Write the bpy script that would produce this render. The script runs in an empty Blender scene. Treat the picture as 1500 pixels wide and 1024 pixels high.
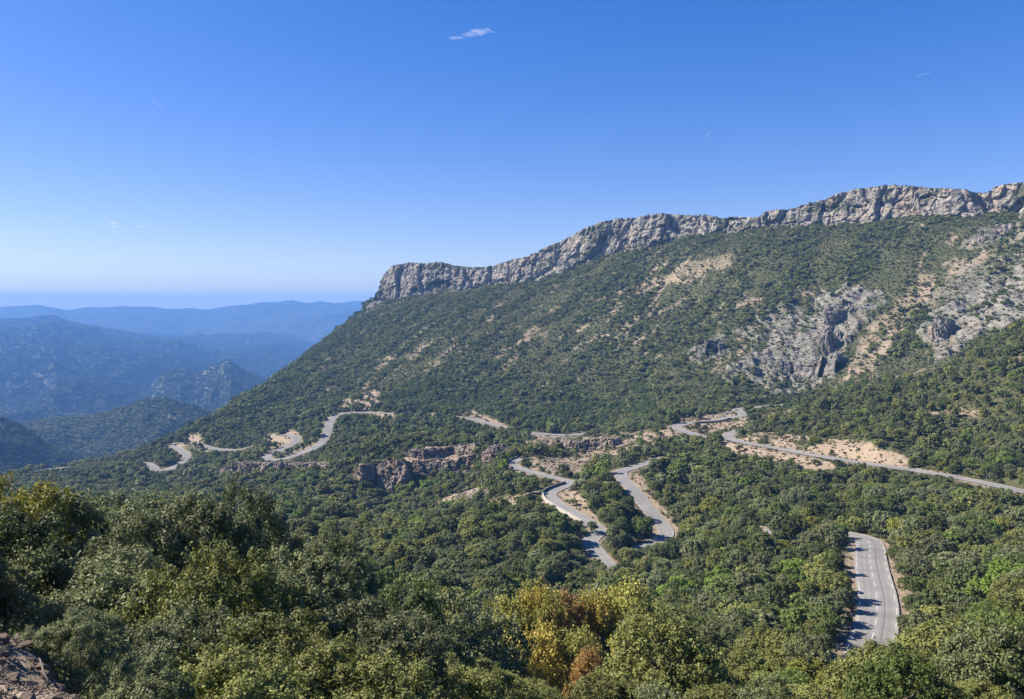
import bpy, math, random
import numpy as np
from mathutils import Vector

random.seed(7)
RNG = np.random.default_rng(7)
scene = bpy.context.scene
COL = scene.collection
R = math.radians

# ------------------------------------------------------------------ camera, sky, sun, exposure
FPX, PITCH = 1130.0, R(3.35)
cam_d = bpy.data.cameras.new('camera')
cam = bpy.data.objects.new('camera', cam_d)
COL.objects.link(cam)
cam.rotation_euler = (R(90) - PITCH, 0, 0)
cam_d.sensor_width = 36.0
cam_d.lens = 36.0 * FPX / 1500.0
cam_d.clip_start = 0.2
cam_d.clip_end = 120000
scene.camera = cam

SUN_AZ, SUN_EL = R(-80), R(40)          # azimuth clockwise from the view direction (+y)
SUN_DIR = Vector((math.sin(SUN_AZ) * math.cos(SUN_EL), math.cos(SUN_AZ) * math.cos(SUN_EL), math.sin(SUN_EL)))
sun_d = bpy.data.lights.new('sun', 'SUN')
sun_d.energy = 5.0
sun_d.angle = R(0.53)
sun_d.color = (1.0, 0.93, 0.80)
sun = bpy.data.objects.new('sun', sun_d)
COL.objects.link(sun)
sun.rotation_euler = SUN_DIR.to_track_quat('Z', 'Y').to_euler()

world = bpy.data.worlds.new('World')
scene.world = world
world.use_nodes = True
wn = world.node_tree.nodes
wl = world.node_tree.links
wn.clear()
w_out = wn.new('ShaderNodeOutputWorld')
w_bg = wn.new('ShaderNodeBackground')
w_sky = wn.new('ShaderNodeTexSky')
w_sky.sky_type = 'NISHITA'
w_sky.sun_disc = False
w_sky.sun_elevation = SUN_EL
w_sky.sun_rotation = SUN_AZ
w_sky.altitude = 700
w_sky.air_density = 1.0
w_sky.dust_density = 0.7
w_sky.ozone_density = 3.0
w_bg.inputs['Strength'].default_value = 0.087
w_hs = wn.new('ShaderNodeHueSaturation')
w_hs.inputs['Hue'].default_value = 0.516
w_hs.inputs['Saturation'].default_value = 1.42
wl.new(w_sky.outputs[0], w_hs.inputs['Color'])
w_gm = wn.new('ShaderNodeGamma')
w_gm.inputs['Gamma'].default_value = 0.75
wl.new(w_hs.outputs[0], w_gm.inputs['Color'])
w_mx = wn.new('ShaderNodeMix')
w_mx.data_type = 'RGBA'
w_mx.blend_type = 'MULTIPLY'
w_mx.inputs[0].default_value = 1.0
w_mx.inputs[7].default_value = (0.97, 0.98, 1.24, 1)
wl.new(w_gm.outputs[0], w_mx.inputs[6])
wl.new(w_mx.outputs[2], w_bg.inputs['Color'])
wl.new(w_bg.outputs[0], w_out.inputs['Surface'])

scene.view_settings.view_transform = 'Standard'
scene.view_settings.look = 'None'
scene.view_settings.gamma = 1.0
scene.view_settings.exposure = 1.22
scene.view_settings.use_curve_mapping = False
scene.render.engine = 'CYCLES'
cy = scene.cycles
cy.use_denoising = True
cy.max_bounces = 5
cy.diffuse_bounces = 2
cy.glossy_bounces = 1
cy.transmission_bounces = 2
cy.transparent_max_bounces = 6
cy.volume_bounces = 3
cy.sample_clamp_indirect = 4.0

# ------------------------------------------------------------------ helpers: projection, noise, meshes
CP, SP = math.cos(PITCH), math.sin(PITCH)


def ray(px, py):
    a, b = (px - 750.0) / FPX, (512.0 - py) / FPX
    return a, CP + b * SP, -SP + b * CP


def P(px, py, d):
    """the place at forward distance d that stands at this direction of view"""
    a, y, z = ray(px, py)
    return np.array((a * d / y, d, z * d / y))


def project(x, y, z):
    f = np.maximum(y * CP - z * SP, 0.05)
    u = y * SP + z * CP
    return 750 + FPX * x / f, 512 - FPX * u / f, f


def sstep(a, b, x):
    t = np.clip((x - a) / (b - a), 0, 1)
    return t * t * (3 - 2 * t)


def _hash(ix, iy, iz, seed):
    h = (ix.astype(np.int64) * 374761393 + iy.astype(np.int64) * 668265263 + iz.astype(np.int64) * 2147483647 + seed * 974711) & 0xFFFFFFFF
    h = ((h ^ (h >> 13)) * 1274126177) & 0xFFFFFFFF
    h = ((h ^ (h >> 16)) * 2246822519) & 0xFFFFFFFF
    return ((h ^ (h >> 15)) & 0xFFFFFF) / float(0xFFFFFF)


def vnoise(x, y, seed=0):
    ix, iy = np.floor(x), np.floor(y)
    fx, fy = x - ix, y - iy
    fx = fx * fx * fx * (fx * (fx * 6 - 15) + 10)
    fy = fy * fy * fy * (fy * (fy * 6 - 15) + 10)
    z = np.zeros_like(ix)
    a, b = _hash(ix, iy, z, seed), _hash(ix + 1, iy, z, seed)
    c, d = _hash(ix, iy + 1, z, seed), _hash(ix + 1, iy + 1, z, seed)
    return (a + (b - a) * fx) * (1 - fy) + (c + (d - c) * fx) * fy


def fbm(x, y, octaves=4, seed=0, gain=0.5, ridged=False):
    x, y = np.asarray(x, float), np.asarray(y, float)
    s, amp, tot = np.zeros(np.broadcast(x, y).shape), 1.0, 0.0
    for o in range(octaves):
        n = vnoise(x + 17.3 * o, y - 9.1 * o, seed + o * 31) * 2 - 1
        if ridged:
            n = 1 - 2 * np.abs(n)
        s += n * amp
        tot += amp
        amp *= gain
        x, y = x * 2.03, y * 2.03
    return s / tot


def worley(x, y, seed=0):
    """distance to the nearest and second nearest cell point and the cell's random value"""
    ix, iy = np.floor(x), np.floor(y)
    f1, f2 = np.full(x.shape, 9.0), np.full(x.shape, 9.0)
    val = np.zeros(x.shape)
    z = np.zeros_like(ix)
    for dx in (-1, 0, 1):
        for dy in (-1, 0, 1):
            cx, cy_ = ix + dx, iy + dy
            qx = cx + 0.1 + 0.8 * _hash(cx, cy_, z, seed)
            qy = cy_ + 0.1 + 0.8 * _hash(cx, cy_, z + 1, seed)
            d = np.hypot(qx - x, qy - y)
            v = _hash(cx, cy_, z + 2, seed)
            new = d < f1
            f2 = np.where(new, f1, np.minimum(f2, d))
            val = np.where(new, v, val)
            f1 = np.where(new, d, f1)
    return f1, f2, val


def mesh_np(name, verts, quads, mat=None, smooth=True, tris=None, attrs=None):
    me = bpy.data.meshes.new(name)
    verts = np.asarray(verts, np.float32)
    me.vertices.add(len(verts))
    me.vertices.foreach_set('co', verts.ravel())
    parts = []
    sizes = []
    if quads is not None and len(quads):
        q = np.asarray(quads, np.int32)
        parts.append(q.ravel())
        sizes.append(np.full(len(q), q.shape[1], np.int32))
    if tris is not None and len(tris):
        t = np.asarray(tris, np.int32)
        parts.append(t.ravel())
        sizes.append(np.full(len(t), 3, np.int32))
    loops = np.concatenate(parts)
    sizes = np.concatenate(sizes)
    me.loops.add(len(loops))
    me.loops.foreach_set('vertex_index', loops)
    me.polygons.add(len(sizes))
    starts = np.concatenate(([0], np.cumsum(sizes)[:-1])).astype(np.int32)
    me.polygons.foreach_set('loop_start', starts)
    me.polygons.foreach_set('loop_total', sizes)
    me.polygons.foreach_set('use_smooth', np.full(len(sizes), smooth))
    for k, v in (attrs or {}).items():
        at = me.attributes.new(k, 'FLOAT', 'POINT')
        at.data.foreach_set('value', np.asarray(v, np.float32).ravel())
    me.update(calc_edges=True)
    me.validate()
    if mat:
        me.materials.append(mat)
    return me


def link(name, data, parent=None, **props):
    o = bpy.data.objects.new(name, data)
    COL.objects.link(o)
    if parent is not None:
        o.parent = parent
    for k, v in props.items():
        o[k] = v
    return o


def grid_quads(nr, nc, wrap=False):
    r, c = np.meshgrid(np.arange(nr - 1), np.arange(nc if wrap else nc - 1), indexing='ij')
    c2 = (c + 1) % nc
    return np.stack((r * nc + c, r * nc + c2, (r + 1) * nc + c2, (r + 1) * nc + c), -1).reshape(-1, 4)


def tag(o, label, cat, group=None):
    o['label'] = label
    o['category'] = cat
    if group:
        o['group'] = group
    return o


# ------------------------------------------------------------------ materials
def new_mat(name):
    m = bpy.data.materials.new(name)
    m.use_nodes = True
    nt = m.node_tree
    b = nt.nodes['Principled BSDF']
    b.inputs['Roughness'].default_value = 0.85
    b.inputs['Specular IOR Level'].default_value = 0.05
    return m, nt, b


def nd(nt, kind, **inp):
    n = nt.nodes.new(kind)
    for k, v in inp.items():
        if k in ('data_type', 'blend_type', 'operation', 'attribute_name', 'noise_dimensions', 'feature', 'distance'):
            setattr(n, k, v)
        else:
            n.inputs[k.replace('_', ' ')].default_value = v
    return n


def mix(nt, fac, a, b, blend='MIX'):
    n = nt.nodes.new('ShaderNodeMix')
    n.data_type = 'RGBA'
    n.blend_type = blend
    for sock, v in ((n.inputs[0], fac), (n.inputs[6], a), (n.inputs[7], b)):
        if isinstance(v, (int, float)):
            sock.default_value = v
        elif isinstance(v, tuple):
            sock.default_value = v + (1,) if len(v) == 3 else v
        else:
            nt.links.new(v, sock)
    return n.outputs[2]


def noise(nt, scale, detail=4, rough=0.55, vec=None, stretch=None):
    if vec is None:
        g = nt.nodes.new('ShaderNodeNewGeometry')
        vec = g.outputs['Position']
    if stretch:
        mp = nt.nodes.new('ShaderNodeMapping')
        mp.inputs['Scale'].default_value = stretch
        nt.links.new(vec, mp.inputs['Vector'])
        vec = mp.outputs[0]
    n = nt.nodes.new('ShaderNodeTexNoise')
    n.inputs['Scale'].default_value = scale
    n.inputs['Detail'].default_value = detail
    n.inputs['Roughness'].default_value = rough
    nt.links.new(vec, n.inputs['Vector'])
    return n.outputs['Fac']


def ramp(nt, fac, stops):
    n = nt.nodes.new('ShaderNodeValToRGB')
    cr = n.color_ramp
    while len(cr.elements) < len(stops):
        cr.elements.new(0.5)
    for e, (p, c) in zip(cr.elements, stops):
        e.position = p
        e.color = (c, c, c, 1) if isinstance(c, (int, float)) else tuple(c) + (1,)
    nt.links.new(fac, n.inputs[0])
    return n.outputs[0]


def attr(nt, name):
    n = nt.nodes.new('ShaderNodeAttribute')
    n.attribute_name = name
    return n.outputs['Fac']


def bump(nt, b, height, strength, dist):
    n = nt.nodes.new('ShaderNodeBump')
    n.inputs['Strength'].default_value = strength
    n.inputs['Distance'].default_value = dist
    nt.links.new(height, n.inputs['Height'])
    nt.links.new(n.outputs[0], b.inputs['Normal'])


def mat_terrain():
    m, nt, b = new_mat('hillside_ground')
    n1 = noise(nt, 0.35, 6, 0.62)
    n2 = noise(nt, 0.04, 4)
    n3 = noise(nt, 2.2, 4, 0.65)
    green = mix(nt, ramp(nt, n1, [(0.35, 0), (0.65, 1)]), (0.045, 0.053, 0.022), (0.085, 0.088, 0.040))
    green = mix(nt, ramp(nt, n2, [(0.4, 0), (0.65, 0.6)]), green, (0.105, 0.098, 0.052))
    soil = mix(nt, ramp(nt, n1, [(0.3, 0), (0.7, 1)]), (0.225, 0.165, 0.115), (0.35, 0.285, 0.215))
    soil = mix(nt, ramp(nt, n3, [(0.35, 0.55), (0.6, 0)]), soil, (0.20, 0.15, 0.10))
    rock = mix(nt, ramp(nt, n1, [(0.3, 0), (0.7, 1)]), (0.15, 0.14, 0.12), (0.33, 0.30, 0.26))
    rock = mix(nt, ramp(nt, noise(nt, 0.14, 7, 0.7, stretch=(1, 1, 2.5)), [(0.42, 0.85), (0.52, 0)]), rock, (0.075, 0.072, 0.06))
    rock = mix(nt, ramp(nt, n3, [(0.4, 0.6), (0.55, 0)]), rock, (0.10, 0.095, 0.08))
    c = mix(nt, attr(nt, 'bare'), green, soil)
    c = mix(nt, attr(nt, 'rock'), c, rock)
    nt.links.new(c, b.inputs['Base Color'])
    bump(nt, b, noise(nt, 0.9, 8, 0.7), 0.8, 0.8)
    return m


def mat_cliff(name, c1, c2, warm, scale=1.0):
    m, nt, b = new_mat(name)
    n1 = noise(nt, 0.09 * scale, 7, 0.62)
    n2 = noise(nt, 0.035 * scale, 4, 0.5)
    streak = noise(nt, 0.16 * scale, 5, 0.6, stretch=(1, 1, 0.16))
    bed = noise(nt, 0.3 * scale, 4, 0.6, stretch=(0.12, 0.12, 1.6))
    c = mix(nt, ramp(nt, n1, [(0.3, 0), (0.68, 1)]), c1, c2)
    c = mix(nt, ramp(nt, n2, [(0.52, 0), (0.66, 0.75)]), c, warm)
    c = mix(nt, ramp(nt, streak, [(0.38, 0.85), (0.5, 0)]), c, (0.09, 0.086, 0.08))
    c = mix(nt, ramp(nt, bed, [(0.33, 0.5), (0.42, 0)]), c, (0.13, 0.12, 0.105))
    c = mix(nt, attr(nt, 'moss'), c, (0.05, 0.058, 0.026))
    nt.links.new(c, b.inputs['Base Color'])
    bump(nt, b, noise(nt, 0.5 * scale, 9, 0.68), 0.9, 1.6 / scale)
    return m


def mat_leaf(name='leaf', rough=0.55, trans=0.2, spec=0.14):
    """leaf colour is the plant's own (object colour), varied leaf by leaf and plant by plant"""
    m, nt, b = new_mat(name)
    oi = nt.nodes.new('ShaderNodeObjectInfo')
    hs = nt.nodes.new('ShaderNodeHueSaturation')
    tint = attr(nt, 'tint')
    mr = nd(nt, 'ShaderNodeMapRange')
    nt.links.new(tint, mr.inputs['Value'])
    mr.inputs['To Min'].default_value = 0.55
    mr.inputs['To Max'].default_value = 1.5
    mr2 = nd(nt, 'ShaderNodeMapRange')
    nt.links.new(oi.outputs['Random'], mr2.inputs['Value'])
    mr2.inputs['To Min'].default_value = 0.72
    mr2.inputs['To Max'].default_value = 1.28
    mul = nd(nt, 'ShaderNodeMath', operation='MULTIPLY')
    nt.links.new(mr.outputs[0], mul.inputs[0])
    nt.links.new(mr2.outputs[0], mul.inputs[1])
    nt.links.new(mul.outputs[0], hs.inputs['Value'])
    mr3 = nd(nt, 'ShaderNodeMapRange')
    nt.links.new(attr(nt, 'tint2'), mr3.inputs['Value'])
    mr3.inputs['To Min'].default_value = 0.478
    mr3.inputs['To Max'].default_value = 0.512
    nt.links.new(mr3.outputs[0], hs.inputs['Hue'])
    oc = nt.nodes.new('ShaderNodeAttribute')
    oc.attribute_type = 'INSTANCER'
    oc.attribute_name = 'color'
    nt.links.new(oc.outputs['Color'], hs.inputs['Color'])
    nt.links.new(hs.outputs[0], b.inputs['Base Color'])
    b.inputs['Roughness'].default_value = rough
    b.inputs['Specular IOR Level'].default_value = spec
    tr = nt.nodes.new('ShaderNodeBsdfTranslucent')
    g = nt.nodes.new('ShaderNodeHueSaturation')
    g.inputs['Saturation'].default_value = 1.15
    g.inputs['Value'].default_value = 1.5
    nt.links.new(hs.outputs[0], g.inputs['Color'])
    nt.links.new(g.outputs[0], tr.inputs['Color'])
    ms = nt.nodes.new('ShaderNodeMixShader')
    ms.inputs[0].default_value = trans
    nt.links.new(b.outputs[0], ms.inputs[1])
    nt.links.new(tr.outputs[0], ms.inputs[2])
    nt.links.new(ms.outputs[0], nt.nodes['Material Output'].inputs['Surface'])
    return m


def mat_simple(name, c1, c2, scale, bscale=None, bstr=0.5, bdist=0.02, rough=0.85):
    m, nt, b = new_mat(name)
    c = mix(nt, ramp(nt, noise(nt, scale, 6, 0.6), [(0.3, 0), (0.7, 1)]), c1, c2)
    nt.links.new(c, b.inputs['Base Color'])
    b.inputs['Roughness'].default_value = rough
    if bscale:
        bump(nt, b, noise(nt, bscale, 6, 0.6), bstr, bdist)
    return m


def mat_asphalt():
    m, nt, b = new_mat('asphalt')
    c = mix(nt, ramp(nt, noise(nt, 0.25, 6, 0.6), [(0.3, 0), (0.7, 1)]), (0.205, 0.195, 0.184), (0.27, 0.257, 0.24))
    c = mix(nt, ramp(nt, noise(nt, 60, 2), [(0.4, 0.35), (0.6, 0)]), c, (0.16, 0.155, 0.15))
    c = mix(nt, ramp(nt, noise(nt, 0.07, 3, 0.5), [(0.47, 0), (0.5, 0.35)]), c, (0.15, 0.145, 0.14))
    # wheel tracks wear lengthwise: 'across' runs -1..1 over the width
    w = nd(nt, 'ShaderNodeMath', operation='ABSOLUTE')
    nt.links.new(attr(nt, 'across'), w.inputs[0])
    c = mix(nt, ramp(nt, w.outputs[0], [(0.8, 0.0), (1.0, 0.55)]), c, (0.30, 0.265, 0.22))
    c = mix(nt, ramp(nt, w.outputs[0], [(0.12, 0), (0.26, 0.4), (0.38, 0), (0.58, 0.4), (0.72, 0)]), c, (0.14, 0.135, 0.13))
    nt.links.new(c, b.inputs['Base Color'])
    b.inputs['Roughness'].default_value = 0.8
    bump(nt, b, noise(nt, 40, 3), 0.25, 0.01)
    return m


M_TERRAIN = mat_terrain()
M_CLIFF = mat_cliff('limestone', (0.185, 0.166, 0.14), (0.345, 0.312, 0.262), (0.39, 0.30, 0.215))
M_OUTCROP = mat_cliff('weathered_rock', (0.15, 0.12, 0.095), (0.33, 0.265, 0.21), (0.36, 0.25, 0.18), 3.0)
M_CRAG = mat_cliff('grey_crag', (0.13, 0.12, 0.105), (0.29, 0.265, 0.23), (0.30, 0.24, 0.18), 2.0)
M_LEAF = mat_leaf()
M_NEEDLE = mat_leaf('needles', 0.6, 0.15, 0.25)
M_BARK = mat_simple('bark', (0.10, 0.085, 0.07), (0.22, 0.19, 0.16), 3.0, 14, 0.6, 0.03)
M_ASPHALT = mat_asphalt()
M_PAINT = mat_simple('road_paint', (0.32, 0.31, 0.295), (0.54, 0.53, 0.51), 1.5)
M_STONE = mat_simple('loose_stone', (0.075, 0.055, 0.042), (0.20, 0.155, 0.12), 9, 40, 0.7, 0.03)
M_BANKSTONE = mat_simple('bank_stone', (0.19, 0.14, 0.10), (0.40, 0.33, 0.26), 0.6, 6, 0.7, 0.1)
M_WALL = mat_simple('pale_masonry', (0.30, 0.275, 0.24), (0.44, 0.41, 0.365), 1.2, 4, 0.6, 0.06)
M_DARKWALL = mat_simple('dark_masonry', (0.11, 0.10, 0.09), (0.2, 0.185, 0.17), 1.2, 4, 0.6, 0.06)
M_TAR = mat_simple('tar_seam', (0.10, 0.10, 0.10), (0.15, 0.148, 0.145), 2.0)
M_WOOD = mat_simple('dead_wood', (0.11, 0.095, 0.08), (0.2, 0.175, 0.15), 5.0)

# ------------------------------------------------------------------ road centre lines (view direction and distance of each point)
ROADS = {
    'lower': [(1240, 1040, 84), (1266, 975, 97), (1280, 930, 108), (1286, 895, 118), (1284, 866, 127), (1278, 838, 139), (1275, 814, 155), (1275, 799, 168), (1266, 789, 179), (1236, 783, 186), (1190, 780, 190), (1120, 778, 196)],
    'middle': [(900, 838, 215), (872, 806, 236), (866, 790, 244), (878, 778, 251), (862, 764, 259), (845, 754, 267), (825, 743, 280), (810, 733, 294), (806, 722, 305), (822, 714, 314), (838, 708, 322), (822, 702, 333), (800, 697, 346), (778, 691, 360), (758, 685, 374), (751, 678, 386), (765, 671, 394)],
    'upper': [(925, 812, 236), (958, 797, 250), (976, 780, 260), (962, 760, 272), (945, 740, 284), (928, 717, 302), (912, 701, 316), (911, 690, 328), (930, 684, 338), (965, 672, 358)],
    'crest': [(1640, 758, 214), (1560, 735, 228), (1500, 720, 243), (1450, 709, 256), (1400, 699, 272), (1340, 689, 288), (1270, 679, 306), (1200, 668, 328), (1140, 657, 354), (1090, 648, 380), (1067, 641, 402), (1075, 633, 416), (1110, 626, 428)],
    'bend': [(1060, 648, 424), (1020, 637, 446), (996, 629, 462), (992, 624, 474), (1012, 619, 486), (1045, 617, 492), (1066, 612, 500), (1090, 607, 508), (1080, 600, 530), (1110, 596, 540), (1150, 593, 545), (1185, 590, 550)],
    'contour': [(880, 632, 575), (850, 636, 568), (820, 637, 566), (780, 634, 574), (745, 628, 590), (715, 620, 612), (685, 613, 636), (650, 609, 660), (600, 607, 684), (560, 605, 700), (525, 604, 712), (500, 606, 708), (487, 613, 690), (481, 627, 660), (476, 643, 634), (462, 655, 612), (440, 664, 596), (412, 673, 582), (394, 673, 584), (392, 668, 598), (410, 659, 618), (432, 648, 648), (434, 641, 668), (422, 637, 684), (404, 638, 694), (388, 645, 692), (365, 655, 690), (340, 659, 694), (312, 657, 708), (294, 652, 724), (270, 649, 744), (254, 651, 750), (262, 658, 728), (274, 667, 700), (268, 677, 676), (252, 686, 656), (232, 689, 648), (220, 681, 664), (206, 678, 684), (160, 680, 720), (100, 684, 760), (60, 688, 792), (40, 692, 800), (20, 700, 800), (-40, 716, 790)],
}
HALF = {'lower': 3.0, 'middle': 2.6, 'upper': 2.7, 'crest': 2.9, 'bend': 3.4, 'contour': 3.5}


def catmull(pts, step):
    pts = np.asarray(pts, float)
    p = np.vstack((2 * pts[0] - pts[1], pts, 2 * pts[-1] - pts[-2]))
    out = []
    for i in range(1, len(p) - 2):
        n = max(2, int(np.linalg.norm(p[i + 1] - p[i]) / step))
        t = np.linspace(0, 1, n, endpoint=False)[:, None]
        out.append(0.5 * (2 * p[i] + (p[i + 1] - p[i - 1]) * t + (2 * p[i - 1] - 5 * p[i] + 4 * p[i + 1] - p[i + 2]) * t ** 2 + (3 * p[i] - p[i - 1] - 3 * p[i + 1] + p[i + 2]) * t ** 3))
    out.append(pts[-1:])
    return np.vstack(out)


road_ctrl = {k: np.array([P(*q) for q in v]) for k, v in ROADS.items()}
road_line = {}
for k, v in road_ctrl.items():
    c = catmull(v, 1.4)
    for _ in range(12):                                     # ease the gradient
        c[1:-1, 2] = (c[:-2, 2] + 2 * c[1:-1, 2] + c[2:, 2]) / 4
    road_line[k] = c
RS = np.vstack([road_line[k] for k in ROADS])
RT = np.vstack([np.gradient(road_line[k][:, :2], axis=0) for k in ROADS])
RT /= np.maximum(np.linalg.norm(RT, axis=1, keepdims=True), 1e-6)
RH = np.concatenate([np.full(len(road_line[k]), HALF[k]) for k in ROADS])
X0, Y0, CELL = -760.0, 40.0, 2.0
NX, NY = 760, 460
near_id = np.full((NY, NX), -1, np.int32)
near_d = np.full((NY, NX), 1e9)
KR = 14
for i, (x, y, z) in enumerate(RS):
    cx, cy_ = int((x - X0) / CELL), int((y - Y0) / CELL)
    a0, a1, b0, b1 = max(cx - KR, 0), min(cx + KR + 1, NX), max(cy_ - KR, 0), min(cy_ + KR + 1, NY)
    if a0 >= a1 or b0 >= b1:
        continue
    gx = X0 + (np.arange(a0, a1) + 0.5) * CELL - x
    gy = Y0 + (np.arange(b0, b1) + 0.5) * CELL - y
    d2 = gx[None, :] ** 2 + gy[:, None] ** 2
    w = near_d[b0:b1, a0:a1]
    m_ = d2 < w
    w[m_] = d2[m_]
    near_id[b0:b1, a0:a1][m_] = i


def road_at(x, y):
    """distance to the nearest road centre line, its height there, its half width"""
    cx = np.floor((x - X0) / CELL).astype(int)
    cy_ = np.floor((y - Y0) / CELL).astype(int)
    ok = (cx >= 0) & (cx < NX) & (cy_ >= 0) & (cy_ < NY)
    idx = np.where(ok, near_id[np.clip(cy_, 0, NY - 1), np.clip(cx, 0, NX - 1)], -1)
    j = np.maximum(idx, 0)
    dx, dy = x - RS[j, 0], y - RS[j, 1]
    along = dx * RT[j, 0] + dy * RT[j, 1]
    across = np.abs(dx * RT[j, 1] - dy * RT[j, 0])
    d = np.hypot(np.maximum(np.abs(along) - 1.5, 0), across)
    return np.where(idx >= 0, d, 99.0), RS[j, 2], RH[j]


# ------------------------------------------------------------------ terrain heights: control points (direction, distance, height of what grows there)
CLIFF_D = [(535, 1255), (600, 1200), (700, 1135), (800, 1070), (900, 1005), (1000, 950), (1100, 895), (1200, 845), (1300, 795), (1400, 745), (1500, 700), (1800, 600)]
CLIFF_BASE = [(535, 452), (548, 446), (600, 438), (660, 429), (720, 417), (780, 410), (830, 401), (880, 377), (930, 364), (980, 352), (1030, 342), (1080, 340), (1110, 333), (1160, 330), (1200, 324), (1250, 326), (1300, 319), (1350, 317), (1400, 319), (1440, 319), (1500, 306), (1600, 298), (1800, 285)]
CLIFF_TOP = [(535, 450), (541, 442), (548, 424), (557, 404), (570, 391), (590, 384), (615, 384), (640, 384), (655, 388), (672, 391), (700, 392), (730, 386), (760, 378), (782, 371), (800, 361), (825, 347), (850, 335), (880, 325), (900, 320), (930, 316), (960, 313), (985, 313), (1010, 315), (1030, 316), (1050, 320), (1065, 318), (1080, 317), (1100, 318), (1112, 318), (1122, 310), (1150, 306), (1180, 298), (1205, 290), (1230, 280), (1260, 274), (1300, 269), (1340, 274), (1370, 276), (1400, 276), (1425, 280), (1440, 280), (1455, 274), (1467, 270), (1500, 267), (1600, 250), (1800, 235)]


def lut(tab, x):
    t = np.array(tab, float)
    return np.interp(x, t[:, 0], t[:, 1])


ctrl = []


def cp(px, py, d, h=0.0):
    p = P(px, py, d)
    p[2] -= h
    ctrl.append(p)


def cz(px, d, z):
    ctrl.append(np.array(((px - 750) / FPX * d, d, z)))


for px in (-450, -100, 200, 480, 750, 1125, 1500, 1950):
    left = max(0, (420 - px) / 900)
    cz(px, 1.2, -1.9)
    cz(px, 4, -3.4 + 0.8 * left)
    cz(px, 8, -6.2 + 1.3 * left)
    cz(px, 15, -10.4 + 1.2 * left)
    cz(px, 30, -18.5 + 1.5 * left)
    cz(px, 60, -31.5)
for q in ((-120, 940, 6.4), (-60, 1020, 4.7), (0, 945, 6.4), (40, 988, 5.5), (80, 1012, 5.0), (60, 948, 6.4), (-200, 1000, 5.0), (140, 1040, 4.7)):
    cp(*q)
for q in ((0, 935, 7.6, 0.9), (90, 940, 7.4, 1.2), (170, 1000, 6.0, 0.9)):
    cp(*q)
for px, z in ((-450, -58), (0, -56), (375, -50), (750, -46), (1050, -46), (1500, -40), (1950, -30)):
    cz(px, 100, z)
for q in [(1400, 850, 118, 5), (1480, 800, 145, 5), (1420, 760, 190, 5), (1500, 745, 212, 4), (1200, 740, 230, 5), (1100, 700, 290, 5), (1050, 760, 235, 5),
          (1000, 700, 310, 4), (1000, 850, 150, 6), (850, 850, 150, 6), (750, 760, 230, 5), (700, 740, 270, 5), (650, 780, 220, 5), (550, 760, 250, 5), (450, 740, 300, 5),
          (600, 850, 130, 5), (450, 790, 180, 5), (250, 740, 300, 5), (50, 730, 330, 5), (-250, 740, 330, 5), (1180, 850, 132, 7), (1130, 900, 108, 6),
          (560, 722, 425, 4), (700, 702, 396, 4), (630, 712, 410, 4), (420, 715, 420, 4), (300, 715, 480, 4), (150, 712, 560, 4), (0, 715, 600, 4),
          (600, 664, 472, 0), (700, 657, 468, 0), (550, 682, 458, 0), (760, 667, 438, 0), (810, 668, 425, 0),
          (560, 632, 560, 5), (620, 622, 600, 5), (520, 652, 515, 5), (850, 667, 425, 1), (900, 642, 470, 1), (800, 652, 490, 1), (950, 657, 400, 1), (870, 690, 365, 2), (700, 632, 560, 3), (640, 640, 530, 4),
          (1150, 612, 430, 3), (1280, 655, 312, 0), (1250, 605, 395, 3), (1400, 640, 316, 4), (1400, 585, 365, 3), (1400, 532, 430, 3), (1500, 610, 305, 4), (1500, 535, 365, 3), (1500, 467, 430, 3),
          (1300, 553, 450, 3), (1200, 574, 462, 3), (1650, 600, 300, 4), (1650, 520, 370, 3), (1650, 440, 440, 3),
          (850, 500, 795, 2), (700, 500, 860, 2), (1000, 480, 740, 2), (600, 500, 960, 2), (1000, 560, 610, 2), (850, 590, 650, 4), (700, 585, 715, 4),
          (420, 600, 800, 4), (360, 625, 775, 4), (470, 580, 830, 3), (520, 540, 930, 3)]:
    cp(*q)
# the gully behind the near crest on the right
for q, drop in (((1400, 532, 500), 9), ((1500, 467, 510), 9), ((1300, 553, 520), 6), ((1650, 440, 520), 10), ((1200, 575, 530), 3)):
    p = P(*q)
    p[2] -= drop
    ctrl.append(p)
# the spur that runs down to the left, its far side and the valley behind
for px, py, d in ((520, 462, 1230), (480, 492, 1180), (440, 522, 1110), (400, 552, 1030), (350, 583, 940), (300, 612, 850), (250, 640, 800), (200, 660, 765), (150, 672, 780), (100, 682, 810), (20, 696, 830), (-100, 720, 840)):
    cp(px, py, d, 4)
    p = P(px, py, d * 1.13)
    p[2] -= 30
    ctrl.append(p)
for px in (-400, -200, 0, 150, 300, 450):
    cz(px, 1500, -330)
    cz(px, 2600, -400)
for px in np.linspace(560, 1800, 12):
    d = float(lut(CLIFF_D, px))
    cp(px, float(lut(CLIFF_BASE, px)), d)
    zt = P(px, float(lut(CLIFF_TOP, px)), d)[2]
    zb = P(px, float(lut(CLIFF_BASE, px)), d)[2]
    cz(px, d + 60, 0.5 * (zt + zb) - 6)
    cz(px, d + 300, zb - 20)
    cz(px, d + 900, -150)
    cz(px, 2600, -400)
for k, v in road_ctrl.items():
    ctrl.extend(v)
ctrl = np.array(ctrl)

LN0, LN1, NL = math.log(1.0), math.log(3000.0), 640
AZM, NA = R(48), 420
SL = 0.33


def _uv(x, y):
    r = np.hypot(x, y)
    return np.arctan2(x, y), np.log(np.maximum(r, 1.0)), r


def _phi(d2):
    return np.where(d2 > 1e-12, 0.5 * d2 * np.log(np.maximum(d2, 1e-12)), 0.0)


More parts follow.
